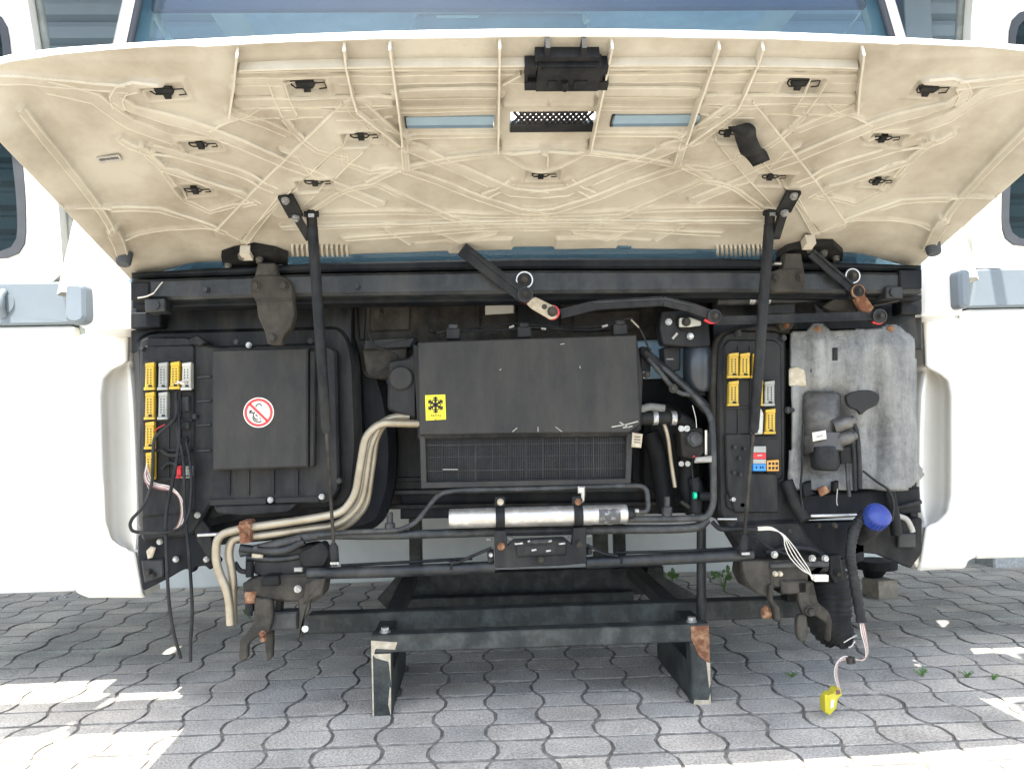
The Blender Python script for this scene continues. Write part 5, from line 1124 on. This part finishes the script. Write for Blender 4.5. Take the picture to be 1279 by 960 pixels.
# lock plate in the middle
lp = plate('lock_plate', [(617, 662), (632, 662), (634, 681), (642, 674), (704, 671), (714, 679), (716, 659), (732, 658), (733, 703), (700, 706), (619, 709)], -.03, .02, BLACKP, ch=.002)
plate('lock_body', [(644, 676), (708, 673), (707, 693), (646, 696)], -.038, .03, BROWNM if False else BLACKP, lp, r=2); plate('lock_slot', [(656, 682), (694, 681), (693, 690), (655, 691)], -.0395, .004, HOLE, lp, ch=0)
plate('lock_bar', [(660, 675), (690, 673), (690, 678), (660, 680)], -.044, .012, STEEL, lp, r=2)
for (x0, y0, x1, y1) in ((643, 679, 653, 678), (698, 679, 706, 678), (664, 687, 670, 686), (682, 688, 688, 687), (659, 676, 662, 675), (685, 676, 689, 675)):
    w = MB(); w.bar(at(x0, y0, -.046), at(x1, y1, -.046), .004, .003); part(w, 'worn_edge', BRIGHT, lp)
bolts(lp, [(626, 682)], -.032, .0075, RUST); bolts(lp, [(723, 679.5), (675, 698.5)], -.032, .007, DIRTM)
for (x, y) in ((611, 674), (637, 673), (708, 670.5), (735, 669.5)): plate('clip_pin', [(x-3, y-1.5), (x+3, y-1.5), (x+3, y+1), (x-3, y+1)], -.012, .006, BRIGHT)
plate('lock_side', [(608, 688), (617, 687), (617, 702), (610, 704)], -.015, .02, BLACKP, lp); plate('lock_side', [(733, 684), (740, 684), (740, 692), (733, 693)], -.015, .02, BLACKP, lp); bolts(lp, [(613, 692.5)], -.02, .004, BRIGHT)
# ------------------------------------------------------------------ cab mounting brackets at both sides
def mount(P, Y, dep, name, par, m=DIRTM, r=3): return plate(name, P, Y, dep, m, par, r=r)
L = plate('mounting_bracket', [(302, 728), (330, 720), (398, 716), (405, 728), (402, 746), (392, 752), (360, 752), (330, 749), (304, 742)], -.01, .09, DIRTM, ch=.006, r=3, lab='left rusty suspension bracket')
mount([(318, 746), (340, 748), (341, 770), (336, 790), (318, 797), (309, 806), (309, 822), (301, 827), (298, 822), (299, 800), (308, 790), (316, 780)], -.02, .02, 'fork_arm', L); mount([(333, 770), (341, 772), (340, 822), (333, 826), (331, 812), (331, 796)], .03, .02, 'fork_arm', L)
mount([(372, 748), (388, 742), (386, 762), (378, 778), (376, 798), (372, 800), (374, 770)], -.02, .02, 'fork_arm', L); mount([(392, 724), (406, 722), (402, 742), (390, 748), (378, 756), (380, 730)], -.025, .02, 'side_cheek', L, BROWNM)
w = MB(); p = at(339, 783, .02); q = at(374, 783, .02); w.box((p[0], -.0, at(0, 796, .02)[2]), (q[0], .05, at(0, 774, .02)[2]), .004); part(w, 'cross_block', STEEL, L)
plate('strap', [(344, 748), (352, 748), (350, 768), (341, 776)], .02, .03, BLACKP, L); plate('rubber_stop', [(327, 720), (348, 719), (350, 731), (325, 732)], -.02, .06, RUBBER, L, r=3)
w = MB(); w.tube([at(313, 738, -.01), at(313, 752, -.01)], .014, 12); part(w, 'stud', RUST, L); w = MB(); w.tube([at(312, 752, -.01), at(312, 763, -.01)], .011, 6); w.tube([at(312, 763, -.01), at(312, 768, -.01)], .007, 8); part(w, 'nut', RUBBER, L)
bolts(L, [(372, 735)], -.03, .007, BRIGHT); bolts(L, [(329, 797), (328, 791)], -.022, .006, RUST)
w = MB(); w.tube([at(381, 785, -.03), at(381, 785, -.04)], .008, 8); part(w, 'pale_plug', mat('pale_green_plug', (0.55, 0.68, 0.58), 0.5), L)
plate('upper_block', [(318, 694), (390, 680), (412, 690), (410, 712), (384, 716), (330, 720), (316, 716)], .03, .08, BLACKP, L, r=4); plate('upper_tab', [(314, 690), (328, 690), (328, 697), (314, 697)], .02, .01, PEEL, L); bolts(L, [(320, 684), (374, 672)], .02, .006, STEEL)
w = MB(); w.tube([at(312, 700, .02), at(312, 720, .02)], .010, 10); part(w, 'stud', RUBBER, L); plate('pale_block', [(367, 709), (377, 709), (377, 714), (367, 714)], -.012, .01, LABELG, L)
ptube('hose', [(293, 702), (300, 712), (310, 714)], .04, 3, CABLE, L, res=4)
plate('boot_block', [(372, 690), (404, 676), (412, 690), (404, 708), (376, 708)], .01, .04, RUBBER, L, r=5)
Rb = plate('mounting_bracket', [(930, 706), (960, 700), (1036, 698), (1036, 714), (1012, 716), (1012, 736), (962, 734), (950, 742), (936, 736), (928, 720)], -.01, .09, DIRTM, ch=.006, r=3, lab='right dusty suspension bracket')
plate('side_cheek', [(927, 700), (962, 700), (964, 732), (958, 746), (940, 738), (930, 722)], -.015, .03, BROWNM, Rb, r=4)
mount([(996, 726), (1016, 726), (1022, 752), (1036, 764), (1040, 776), (1038, 800), (1034, 802), (1032, 778), (1018, 768), (1004, 768), (998, 752)], -.02, .02, 'fork_arm', Rb); mount([(998, 768), (1008, 768), (1010, 790), (1008, 800), (1000, 802), (996, 792), (996, 776)], -.03, .02, 'fork_arm', Rb, DIRTM, 4)
mount([(961, 730), (967, 730), (966, 748), (974, 758), (976, 776), (968, 776), (966, 758), (960, 748)], -.03, .02, 'fork_arm', Rb)
w = MB(); p = at(974, 766, .0); q = at(1006, 766, .0); w.box((p[0], -.02, at(0, 772, .0)[2]), (q[0], .04, at(0, 755, .0)[2]), .004); part(w, 'cross_block', DIRTM, Rb)
w = MB(); w.hexbolt(at(1011, 762, -.022), .010, .02); part(w, 'nut', DIRTM, Rb); w = MB(); w.tube([at(952, 765, -.0), at(964, 765, -.0)], .014, 6); w.hexbolt(at(956, 758, -.02), .004, .01); part(w, 'nut', RUST, Rb)
bolts(Rb, [(968, 716), (974, 716)], -.02, .005, PEEL); bolts(Rb, [(967, 692), (1014, 697), (1030, 697)], -.014, .007, BRIGHT); plate('top_plate', [(962, 704), (1036, 700), (1036, 708), (962, 710)], -.022, .02, STEEL, Rb, r=2)
plate('dark_insert', [(984, 730), (998, 730), (997, 751), (984, 752)], .04, .05, RUBBER, Rb)
# ------------------------------------------------------------------ dark clutter between evaporator and right box
plate('inner_panel', [(800, 424), (898, 420), (900, 640), (870, 640), (790, 600), (790, 470)], 0.26, .03, NAVY, r=6)
plate('blower_box', [(806, 500), (850, 505), (880, 540), (880, 600), (850, 620), (806, 610)], 0.18, .08, RUBBER, r=12, ch=.015)
plate('under_floor_beam', [(500, 595), (880, 588), (880, 640), (500, 648)], .34, .03, NAVY, ch=.004)
for y in (596, 612, 630): plate('floor_rib', [(470, y), (880, y-5), (880, y+1), (470, y+6)], .325, .012, GREYT if y == 612 else DARKP, ch=.002)
w = MB(); w.tube([at(797, 523, .04), at(845, 521, .05)], 8*pxm(.05), 16); part(w, 'coolant_hose', RUBBER); w = MB(); w.tube([at(845, 521, .05), at(858, 528, .07), at(868, 545, .10)], 8*pxm(.05), 14, res=4); part(w, 'coolant_hose', RUBBER)
for x in (818, 841): w = MB(); w.tube([at(x-3, 522, .045), at(x+3, 522, .045)], 9*pxm(.05), 18); part(w, 'hose_clamp', BRIGHT)
ptube('pale_pipe', [(829, 527), (834, 545), (838, 575), (843, 608)], [.06, .06, .07, .08], [3.2*pxm(.06)/pxm(.06), 2.6, 2.2, 1.2][1], BEIGE, res=5)
ptube('pale_pipe', [(850, 626), (862, 634), (870, 641)], .09, 2.6, BROWNM, res=4); ptube('pale_pipe', [(798, 512), (812, 508), (830, 510)], .13, 5, LABELG, res=4)
ptube('dark_hose', [(812, 540), (822, 570), (828, 610), (832, 640)], .15, 11, RUBBER, res=5); ptube('dark_hose', [(850, 540), (858, 580), (858, 610), (866, 640)], .13, 10, RUBBER, res=5); ptube('dark_hose', [(866, 596), (870, 612), (868, 640)], .09, 8, CABLE, res=4)
ptube('dark_hose', [(430, 420), (445, 470), (450, 540), (444, 600)], .25, 9, RUBBER, res=4)
plate('paper_tag', [(790, 540), (803, 542), (801, 559), (789, 558)], -.01, .002, PEEL); 
w = MB()
for y in (545, 548.5, 552): w.bar(at(792, y, -.0112), at(800, y+.6, -.0112), .002, .0006)
part(w, 'tag_print', INK)
va = plate('valve_block', [(850, 536), (878, 534), (880, 566), (868, 574), (852, 570)], .06, .05, BROWNM, r=4); 
w = MB(); p = at(868, 548, .05); s_ = pxm(.05); w.tube([p+(0, .03, 0), p, p-(0, .004, 0)], [11*s_, 11*s_, 9*s_], 24); w.tube([p-(0, .004, 0), p-(0, .010, 0)], 6.5*s_, 20); part(w, 'valve_cap', STEEL, va)
for (x, y) in ((851, 535), (858, 535)): w = MB(); w.tube([at(x, y, .055), at(x, y, .047)], .008, 14); part(w, 'screw', BRIGHT, va)
for (x, y) in ((851, 579), (859, 579)): w = MB(); w.tube([at(x, y, .065), at(x, y, .057)], .007, 14); part(w, 'screw', LABELG, va)
plate('pale_strip', [(881, 537), (884, 537), (884, 568), (881, 568)], .03, .004, STICKW); plate('hose_bracket', [(870, 571), (890, 569), (890, 577), (868, 578)], .012, .01, LABELG, r=1.5)
plate('red_mark', [(865, 571), (867, 568), (869, 571)], .055, .002, REDC, ch=0)
w = MB(); w.tube([at(873, 619, .06), at(888, 620, .06)], 6*pxm(.06), 12); o = part(w, 'connector_plug', CABLE); w = MB(); w.tube([at(866, 618.5, .06), at(869.5, 618.5, .06)], 4.4*pxm(.06), 14); part(w, 'green_ring', TEAL, o)
ptube('thin_wire', [(867, 571), (864, 580), (866, 600), (867, 612)], .055, .9, CABLE, res=4); ptube('thin_wire', [(865, 506), (869, 522), (870, 534)], .05, .5, WIREW, res=3)
ptube('harness_cable', [(786, 398), (800, 412), (812, 438), (826, 452)], [.06, .055, .07, .08], 1.2, CABLE, res=4); ptube('pale_tape', [(788, 399), (798, 409)], .054, 1.3, BEIGE)
plate('side_fittings', [(800, 432), (814, 434), (812, 470), (800, 474)], .09, .05, BLACKP, r=3)
# ------------------------------------------------------------------ right fuse box
ptube('box_seal', [(905, 640), (893, 600), (890, 500), (892, 440), (903, 420), (940, 412), (985, 412)], .09, 5.5, BROWNM, res=5)
rb_ = plate('moulded_panel', [(884, 422), (902, 404), (1130, 400), (1148, 420), (1150, 620), (1130, 640), (1000, 650), (890, 650)], .14, .08, DARKP, r=14, ch=.02)
rf = plate('fuse_box', [(898, 428), (904, 417), (918, 412), (972, 413), (982, 424), (982, 600), (996, 640), (1000, 660), (1040, 700), (934, 700), (916, 670), (898, 640), (896, 520)], .07, .08, BLACKP, r=6, ch=.006, lab='open black fuse box with yellow sockets')
plate('bay_frame', [(903, 432), (910, 424), (968, 424), (976, 432), (978, 596), (972, 600), (906, 560)], .064, .02, BLACKP, rf, r=4, ch=.004)
plate('connector_bay', [(907, 436), (914, 430), (966, 430), (972, 436), (973, 588), (938, 588), (907, 548)], .0625, .004, HOLE, rf, r=3, ch=0)
plate('lower_panel', [(906, 542), (938, 541), (938, 590), (972, 592), (973, 640), (918, 640), (908, 610)], .056, .012, BLACKP, rf, r=3); bolts(rf, [(917, 558), (923, 572), (916, 590), (924, 592), (929, 560)], .054, .004, GREYT)
for (x0, x1, y) in ((906, 972, 472), (906, 972, 508), (940, 972, 545)): plate('divider', [(x0, y), (x1, y), (x1, y+2), (x0, y+2)], .056, .008, BLACKP, rf, ch=0)
for x in (921.5, 936.5, 953): plate('divider', [(x, 432), (x+2, 432), (x+2, 544), (x, 544)], .058, .006, BLACKP, rf, ch=0)
for (x0, y0, m, l_) in ((910, 441, YEL, 'yellow'), (924, 441, YEL, 'yellow'), (940, 441, YEL, 'yellow'), (910, 476, YEL, 'yellow'), (940.5, 476, YEL, 'yellow'), (955, 476, GREYC, 'grey'), (956, 511, YEL, 'yellow')):
    connector(rf, x0, y0, x0+12.5, y0+30, .045, m, l_+' connector socket')
plate('pale_connector', [(940, 511), (951, 510), (954, 516), (953, 542), (941, 542), (941, 530)], .04, .025, PALEC, rf, r=1.5)
w = MB(); Yk = .046
for (y0, y1, k) in ((557, 565, 0), (565.3, 573, 1), (573.3, 579, 0), (579.3, 588, 2)): w.prism(pp([(941, y0), (957, y0), (957, y1), (941, y1)], Yk-.001*(k > 0)), Yk-.001*(k > 0), Yk+.02, .001, k)
for x in (945, 950, 953): w.prism(pp([(x-.8, 582), (x+.8, 582), (x+.8, 585), (x-.8, 585)], Yk-.002), Yk-.002, Yk+.001, 0, 3)
w.prism(pp([(946, 568), (952, 567.5), (952, 569), (946, 569.5)], Yk-.002), Yk-.002, Yk+.001, 0, 0)
w.build('relay_stack', [GREYC, REDC, BLUEC, HOLE], rf, 'grey, red and blue connector stack')
w = MB(); w.prism(pp([(958, 575), (973, 574), (973, 588), (958, 588)], Yk), Yk, Yk+.02, .001, 0)
for i in range(2):
    for j in range(3): w.prism(pp([(960+j*4.4, 577+i*5.5), (963+j*4.4, 577+i*5.5), (963+j*4.4, 580.5+i*5.5), (960+j*4.4, 580.5+i*5.5)], Yk-.0008), Yk-.0008, Yk+.002, 0, 1)
w.build('connector', [ORANGE, HOLE], rf, 'orange connector block')
bolts(rf, [(922, 416), (978, 422), (984, 512)], .066, .007, GREYT); bolts(rf, [(915, 623), (992, 622)], .062, .006, BRIGHT); bolts(rf, [(944, 675), (962, 658), (985, 662), (926, 630), (1022, 656)], .066, .006, BROWNM)
plate('box_lug', [(906, 616), (922, 612), (930, 628), (924, 640), (908, 634)], .062, .02, BLACKP, rf, r=3); plate('box_foot', [(918, 652), (1000, 648), (1020, 690), (1016, 706), (940, 700), (922, 680)], .058, .03, BLACKP, rf, r=10, ch=.01)
ptube('dark_harness', [(982, 600), (992, 626), (1000, 640), (1006, 650)], [.05, .045, .04, .03], 8, RUBBER, rf, res=5); ptube('dark_harness', [(884, 540), (888, 580), (892, 620)], .06, 3, CABLE, res=4)
plate('top_hook', [(970, 396), (994, 396), (990, 410), (976, 412)], .05, .02, BROWNM, r=2); bolts(cab, [(982, 406)], .046, .006, RUST, 'hook_bolt')
# ------------------------------------------------------------------ silver board with the pump on it
bd = [(986, 414), (1008, 414), (1012, 408), (1018, 405), (1026, 406), (1032, 414), (1100, 412), (1108, 406), (1116, 406), (1122, 412), (1138, 424), (1140, 470), (1142, 580), (1148, 584), (1150, 594), (1136, 604), (1130, 610), (1000, 612), (986, 606), (988, 520)]
def board_y(x, y):
    Yv = .075
    for (cx_, w_, d_, y0, y1) in ((1022, 12, .012, 414, 500), (1062, 20, .010, 425, 520), (1108, 18, .016, 420, 620), (1128, 16, .010, 420, 620), (992, 8, .010, 480, 620)):
        k = max(0, min(1, (y-y0+12)/24))*max(0, min(1, (y1-y+12)/24)); Yv -= 1.7*d_*math.exp(-((x-cx_)/w_)**2)*k
    k = math.exp(-((x-1098)/20)**2-((y-545)/60)**2); Yv += .025*k
    k = math.exp(-(((x-1030)/34)**4+((y-540)/52)**4)); Yv += .05*k
    return Yv
Q = rpoly([np.array(p, float) for p in bd], 4, 2); Q = np.array(Q)
def inpoly(x, y):
    ins = False
    for (x0, y0), (x1, y1) in zip(Q, np.roll(Q, -1, 0)):
        if (y0 > y) != (y1 > y) and x < (x1-x0)*(y-y0)/(y1-y0+1e-12)+x0: ins = not ins
    return ins
w = MB(); gx_ = np.arange(982, 1154, 2.0); gy_ = np.arange(402, 616, 2.0); vid = {}
vs = []; fs = []
def vget(i, j):
    if (i, j) not in vid:
        x, y = gx_[i], gy_[j]; vid[(i, j)] = len(vs); vs.append(at(x, y, board_y(x, y)))
    return vid[(i, j)]
for i in range(len(gx_)-1):
    for j in range(len(gy_)-1):
        if inpoly(gx_[i]+1, gy_[j]+1): fs.append((vget(i, j), vget(i+1, j), vget(i+1, j+1), vget(i, j+1)))
w.add(vs, fs, 0, True); board = part(w, 'insulation_board', FOIL, None, 'worn silver-grey moulded insulation board')
sm = board.modifiers.new('thickness', 'SOLIDIFY'); sm.thickness = 0.012; sm.offset = -1
for (x, y) in ((1021, 412), (1112, 411)): w = MB(); w.tube([at(x, y, .075), at(x, y, .052)], [.012, .009], 12); part(w, 'rusty_bolt', RUST, board)
plate('scraped_patch', [(986, 460), (996, 457), (1006, 462), (1008, 482), (986, 482)], .055, .004, PEEL, board, r=3)
for (x, y) in ((1015, 463), (990, 512), (1063, 448)): w = MB(); w.tube([at(x, y, .06), at(x, y, .05)], .006, 10); part(w, 'hole_plug', HOLE, board)
for (x0, y0, x1, y1) in ((1040, 434, 1047, 450), (1107, 434, 1110, 447)): plate('dark_slot', [(x0, y0), (x1, y0), (x1, y1), (x0, y1)], .052, .006, BLACKP, board, r=1)
w = MB(); vs_ = rpoly(pp([(1056, 494), (1072, 487), (1090, 487), (1100, 494), (1096, 506), (1082, 512), (1076, 519), (1072, 512), (1060, 508)], .048), .012, 3); w.prism(vs_, .048, .06, .002); part(w, 'dark_opening', HOLE, board, 'dark oval opening in the board')
# pump
w = MB(); w.tube([at(1022, 490, .09), at(1022, 495, .09), at(1024, 530, .085), at(1027, 548, .08)], [.046, .056, .052, .046], 26); pump = part(w, 'washer_pump', PUMPM, None, 'grey-brown pump body')
w = MB(); w.tube([at(1026, 545, .07), at(1029, 566, .06)], [.052, .050], 24); part(w, 'collar', PUMPM, pump)
w = MB(); w.tube([at(1029, 560, .045), at(1031, 582, .035), at(1031, 587, .034)], [.036, .036, .028], 24); part(w, 'end_cap', CABLE, pump)
for (x, y, x2, y2) in ((1040, 533, 1062, 526), (1040, 552, 1064, 545)): w = MB(); w.tube([at(x, y, .04), at(x2, y2, .035)], [.020, .017], 14); w.tube([at(x2, y2, .035), at(x2+5, y2-2, .034)], .012, 10); part(w, 'pump_port', PUMPM, pump)
plate('pump_label', [(1015, 540), (1032, 537), (1033, 548), (1016, 551)], .008, .003, STICKW, pump); plate('label_print', [(1019, 543), (1029, 541), (1029, 546), (1019, 548)], .0068, .002, LABELG, pump)
plate('pump_block', [(1048, 558), (1064, 556), (1066, 578), (1050, 580)], .04, .04, RUBBER, pump, r=2)
ptube('pump_hose', [(1064, 524), (1070, 540), (1073, 570), (1074, 610)], .035, 3, CABLE, pump, res=5); ptube('pump_hose', [(1064, 546), (1067, 570), (1068, 612)], .038, 3, CABLE, pump, res=4); ptube('pump_hose', [(1058, 578), (1059, 600), (1061, 620)], .045, 2.4, STEEL, pump, res=3)
ptube('thin_wire', [(1003, 530), (1002, 580), (1000, 612), (1004, 640)], .03, 1.3, CABLE, pump, res=4); ptube('thin_wire', [(1078, 588), (1096, 602), (1110, 612), (1116, 630), (1114, 650)], .03, 1.5, CABLE, pump, res=4)
plate('rusty_bracket', [(1022, 610), (1032, 606), (1038, 614), (1026, 620)], .05, .01, RUST); plate('plastic_clip', [(1002, 604), (1014, 600), (1014, 612), (1020, 616), (1004, 622)], .045, .02, RUBBER); plate('plastic_clip', [(1042, 602), (1048, 600), (1048, 612), (1042, 614)], .04, .02, RUBBER); ptube('pale_wire', [(1046, 610), (1045, 625), (1046, 631)], .035, .7, LABELG)
# lower right: beam, filler neck with blue cap, skirt, hoses
plate('lower_beam', [(990, 618), (1150, 608), (1152, 640), (1000, 650)], .10, .05, GREYT if False else NAVY, ch=.006); ptube('bright_rail', [(1012, 644), (1074, 643)], .06, 2.3, ALU); ptube('bright_rail', [(896, 648), (920, 648)], .06, 1.6, ALU)
plate('lower_panel', [(988, 652), (1080, 650), (1080, 700), (1040, 712), (1000, 690)], .12, .03, NAVY, r=6); bolts(cab, [(1042, 656), (1046, 720)], .05, .006, DIRTM, 'skirt_bolt')
plate('lower_skirt', [(1060, 668), (1110, 650), (1152, 646), (1152, 690), (1138, 710), (1120, 702), (1096, 692), (1076, 690), (1064, 694)], .12, .03, RUBBER, r=4)
plate('skirt_panel', [(1122, 666), (1144, 666), (1144, 684), (1122, 684)], .105, .012, GREYT, r=1.5)
w = MB(); a = at(1072, 668, .06); b_ = at(1094, 646, -.02); d = (b_-a)/np.linalg.norm(b_-a); w.tube([a, a+d*.04, b_-d*.012, b_], [.029, .032, .032, .030], 24); fn = part(w, 'filler_neck', BLACKP)
w = MB(); w.tube([b_-d*.014, b_-d*.010, b_+d*.018, b_+d*.024, b_+d*.025], [.031, .0325, .0315, .026, .001], 28)
for k in range(20):
    a_ = 2*math.pi*k/20; e1 = np.cross(d, [0, 0, 1]); e1 /= np.linalg.norm(e1); e2 = np.cross(d, e1); o_ = (e1*math.cos(a_)+e2*math.sin(a_))*.0322; w.bar(b_+o_-d*.008, b_+o_+d*.016, .004, .002, upv=tuple(o_))
part(w, 'blue_cap', BLUECAP, fn, 'bright blue screw cap')
ptube('pale_hose', [(1122, 644), (1132, 648), (1138, 658), (1140, 664)], .08, 3.4, LABELG, res=4); ptube('dark_hose', [(1110, 612), (1116, 640), (1120, 668)], .07, 7, RUBBER, res=4); ptube('dark_hose', [(1118, 634), (1136, 630), (1150, 626)], .09, 3, CABLE, res=3)
ptube('dark_hose', [(956, 690), (990, 684), (1020, 688), (1026, 700)], [.03]*4, 4, CABLE, res=4)
plate('hose_bracket', [(1036, 694), (1050, 692), (1054, 722), (1044, 730), (1036, 716)], .01, .02, BLACKP, r=3); bolts(cab, [(1046, 716)], .005, .006, DIRTM, 'skirt_bolt')
# corrugated intake boot hanging down
w = MB(); P = spline([at(1026, 700, .10), at(1034, 740, .09), at(1036, 775, .08), at(1052, 800, .06)], 14); r_ = []
for k in range(len(P)):
    t = k/(len(P)-1); base = .060-.022*max(0, (t-.6)/.4)**1.4-.004*(1-t); r_.append(base*(1+.05*math.sin(k*math.pi/1.5+.6)))
w.tube(P, r_, 24); part(w, 'corrugated_boot', RUBBER, None, 'black corrugated boot hanging at right')
plate('boot_tip', [(1044, 794), (1058, 786), (1068, 796), (1064, 808), (1050, 812)], .03, .05, RUBBER, r=5)
for P in ([(1054, 802), (1062, 797), (1070, 793)], [(1060, 808), (1064, 806), (1068, 800)]): ptube('thin_wire', P, .02, .8, (TEAL, WIREW)[len(P) % 2], res=3, seg=6)
w = MB(); P = spline([at(1080, 640, -.0), at(1068, 660, -.02), at(1062, 690, -.03), at(1066, 720, -.03), at(1076, 776, -.03)], 16); w.tube(P, [.0125+.0013*math.sin(k*2.1) for k in range(len(P))], 12); part(w, 'conduit', CABLE, None, 'dark corrugated conduit')
for k in range(9):
    m = (WIREW, WIREP, WIREB)[k % 3]; o = (k-4)*.9
    ptube('loose_wire', [(1076+o*.6, 774), (1079+o*.9, 790+k*.3), (1083+o*.5, 812), (1080+o*.3, 822-o*.5), (1066, 824+o*.5), (1054, 822+o*.7), (1046+o*.3, 828), (1044+o*.5, 842), (1048+o*.4, 858), (1049+o*.2, 862)], [-.03]*6+[-.04]*4, .75, m, res=5, seg=6)
w = MB(); w.tube([at(1061, 820, -.033), at(1062, 828, -.033)], .009, 8); w.tube([at(1064.5, 824, -.034), at(1067, 824, -.034)], .0085, 8); part(w, 'tape_band', INK)
Yk = -.05; w = MB(); w.prism(pp([(1034, 868), (1042, 866), (1043, 862), (1050, 860), (1052, 868), (1047, 872), (1045, 884), (1037, 893), (1031, 890), (1030, 876)], Yk), Yk, Yk+.03, .002, 0); w.prism(pp([(1030, 868), (1034, 867), (1035, 890), (1031, 889)], Yk-.004), Yk-.004, Yk+.01, .001, 0)
w.prism(pp([(1038, 874), (1042, 873), (1041, 883), (1037, 884)], Yk-.001), Yk-.0015, Yk+.001, 0, 1); w.prism(pp([(1044, 862), (1049, 861), (1050, 866), (1045, 867)], Yk-.003), Yk-.003, Yk, 0, 2); w.build('plug', [YEL2, STICKW, WIREB], cab, 'yellow plug hanging on loose wires')
ptube('conduit', [(890, 652), (900, 660), (920, 660), (946, 661)], [.03, .01, -.01, -.02], 3.2, CABLE, res=5)
for k in range(4):
    o = (k-1.5)*2.6; ptube('loose_wire', [(946, 660+o*.5), (964, 660+o*.4), (978, 668-o*.3), (986+o*1.4, 682), (994+o*1.8, 696), (1006+o*1.2, 711), (1014, 720+o*.6), (1018, 722+o*.5)], [-.02, -.03, -.035, -.04, -.04, -.04, -.04, -.04], .7, WIREW, res=5, seg=6)
w = MB(); w.prism(pp([(1018, 718), (1035, 718), (1035, 726), (1018, 726)], -.045), -.045, -.03, .001, 0); 
for x in (1023, 1028): w.prism(pp([(x, 719.5), (x+.8, 719.5), (x+.8, 724.5), (x, 724.5)], -.0456), -.0456, -.044, 0, 1)
w.build('plug', [STICKW, LABELG], cab, 'white plug on white wires')
ptube('control_cable', [(918, 690), (936, 668), (962, 684), (990, 694)], [-.0, .0, .0, .0], 1.6, CABLE, res=5)
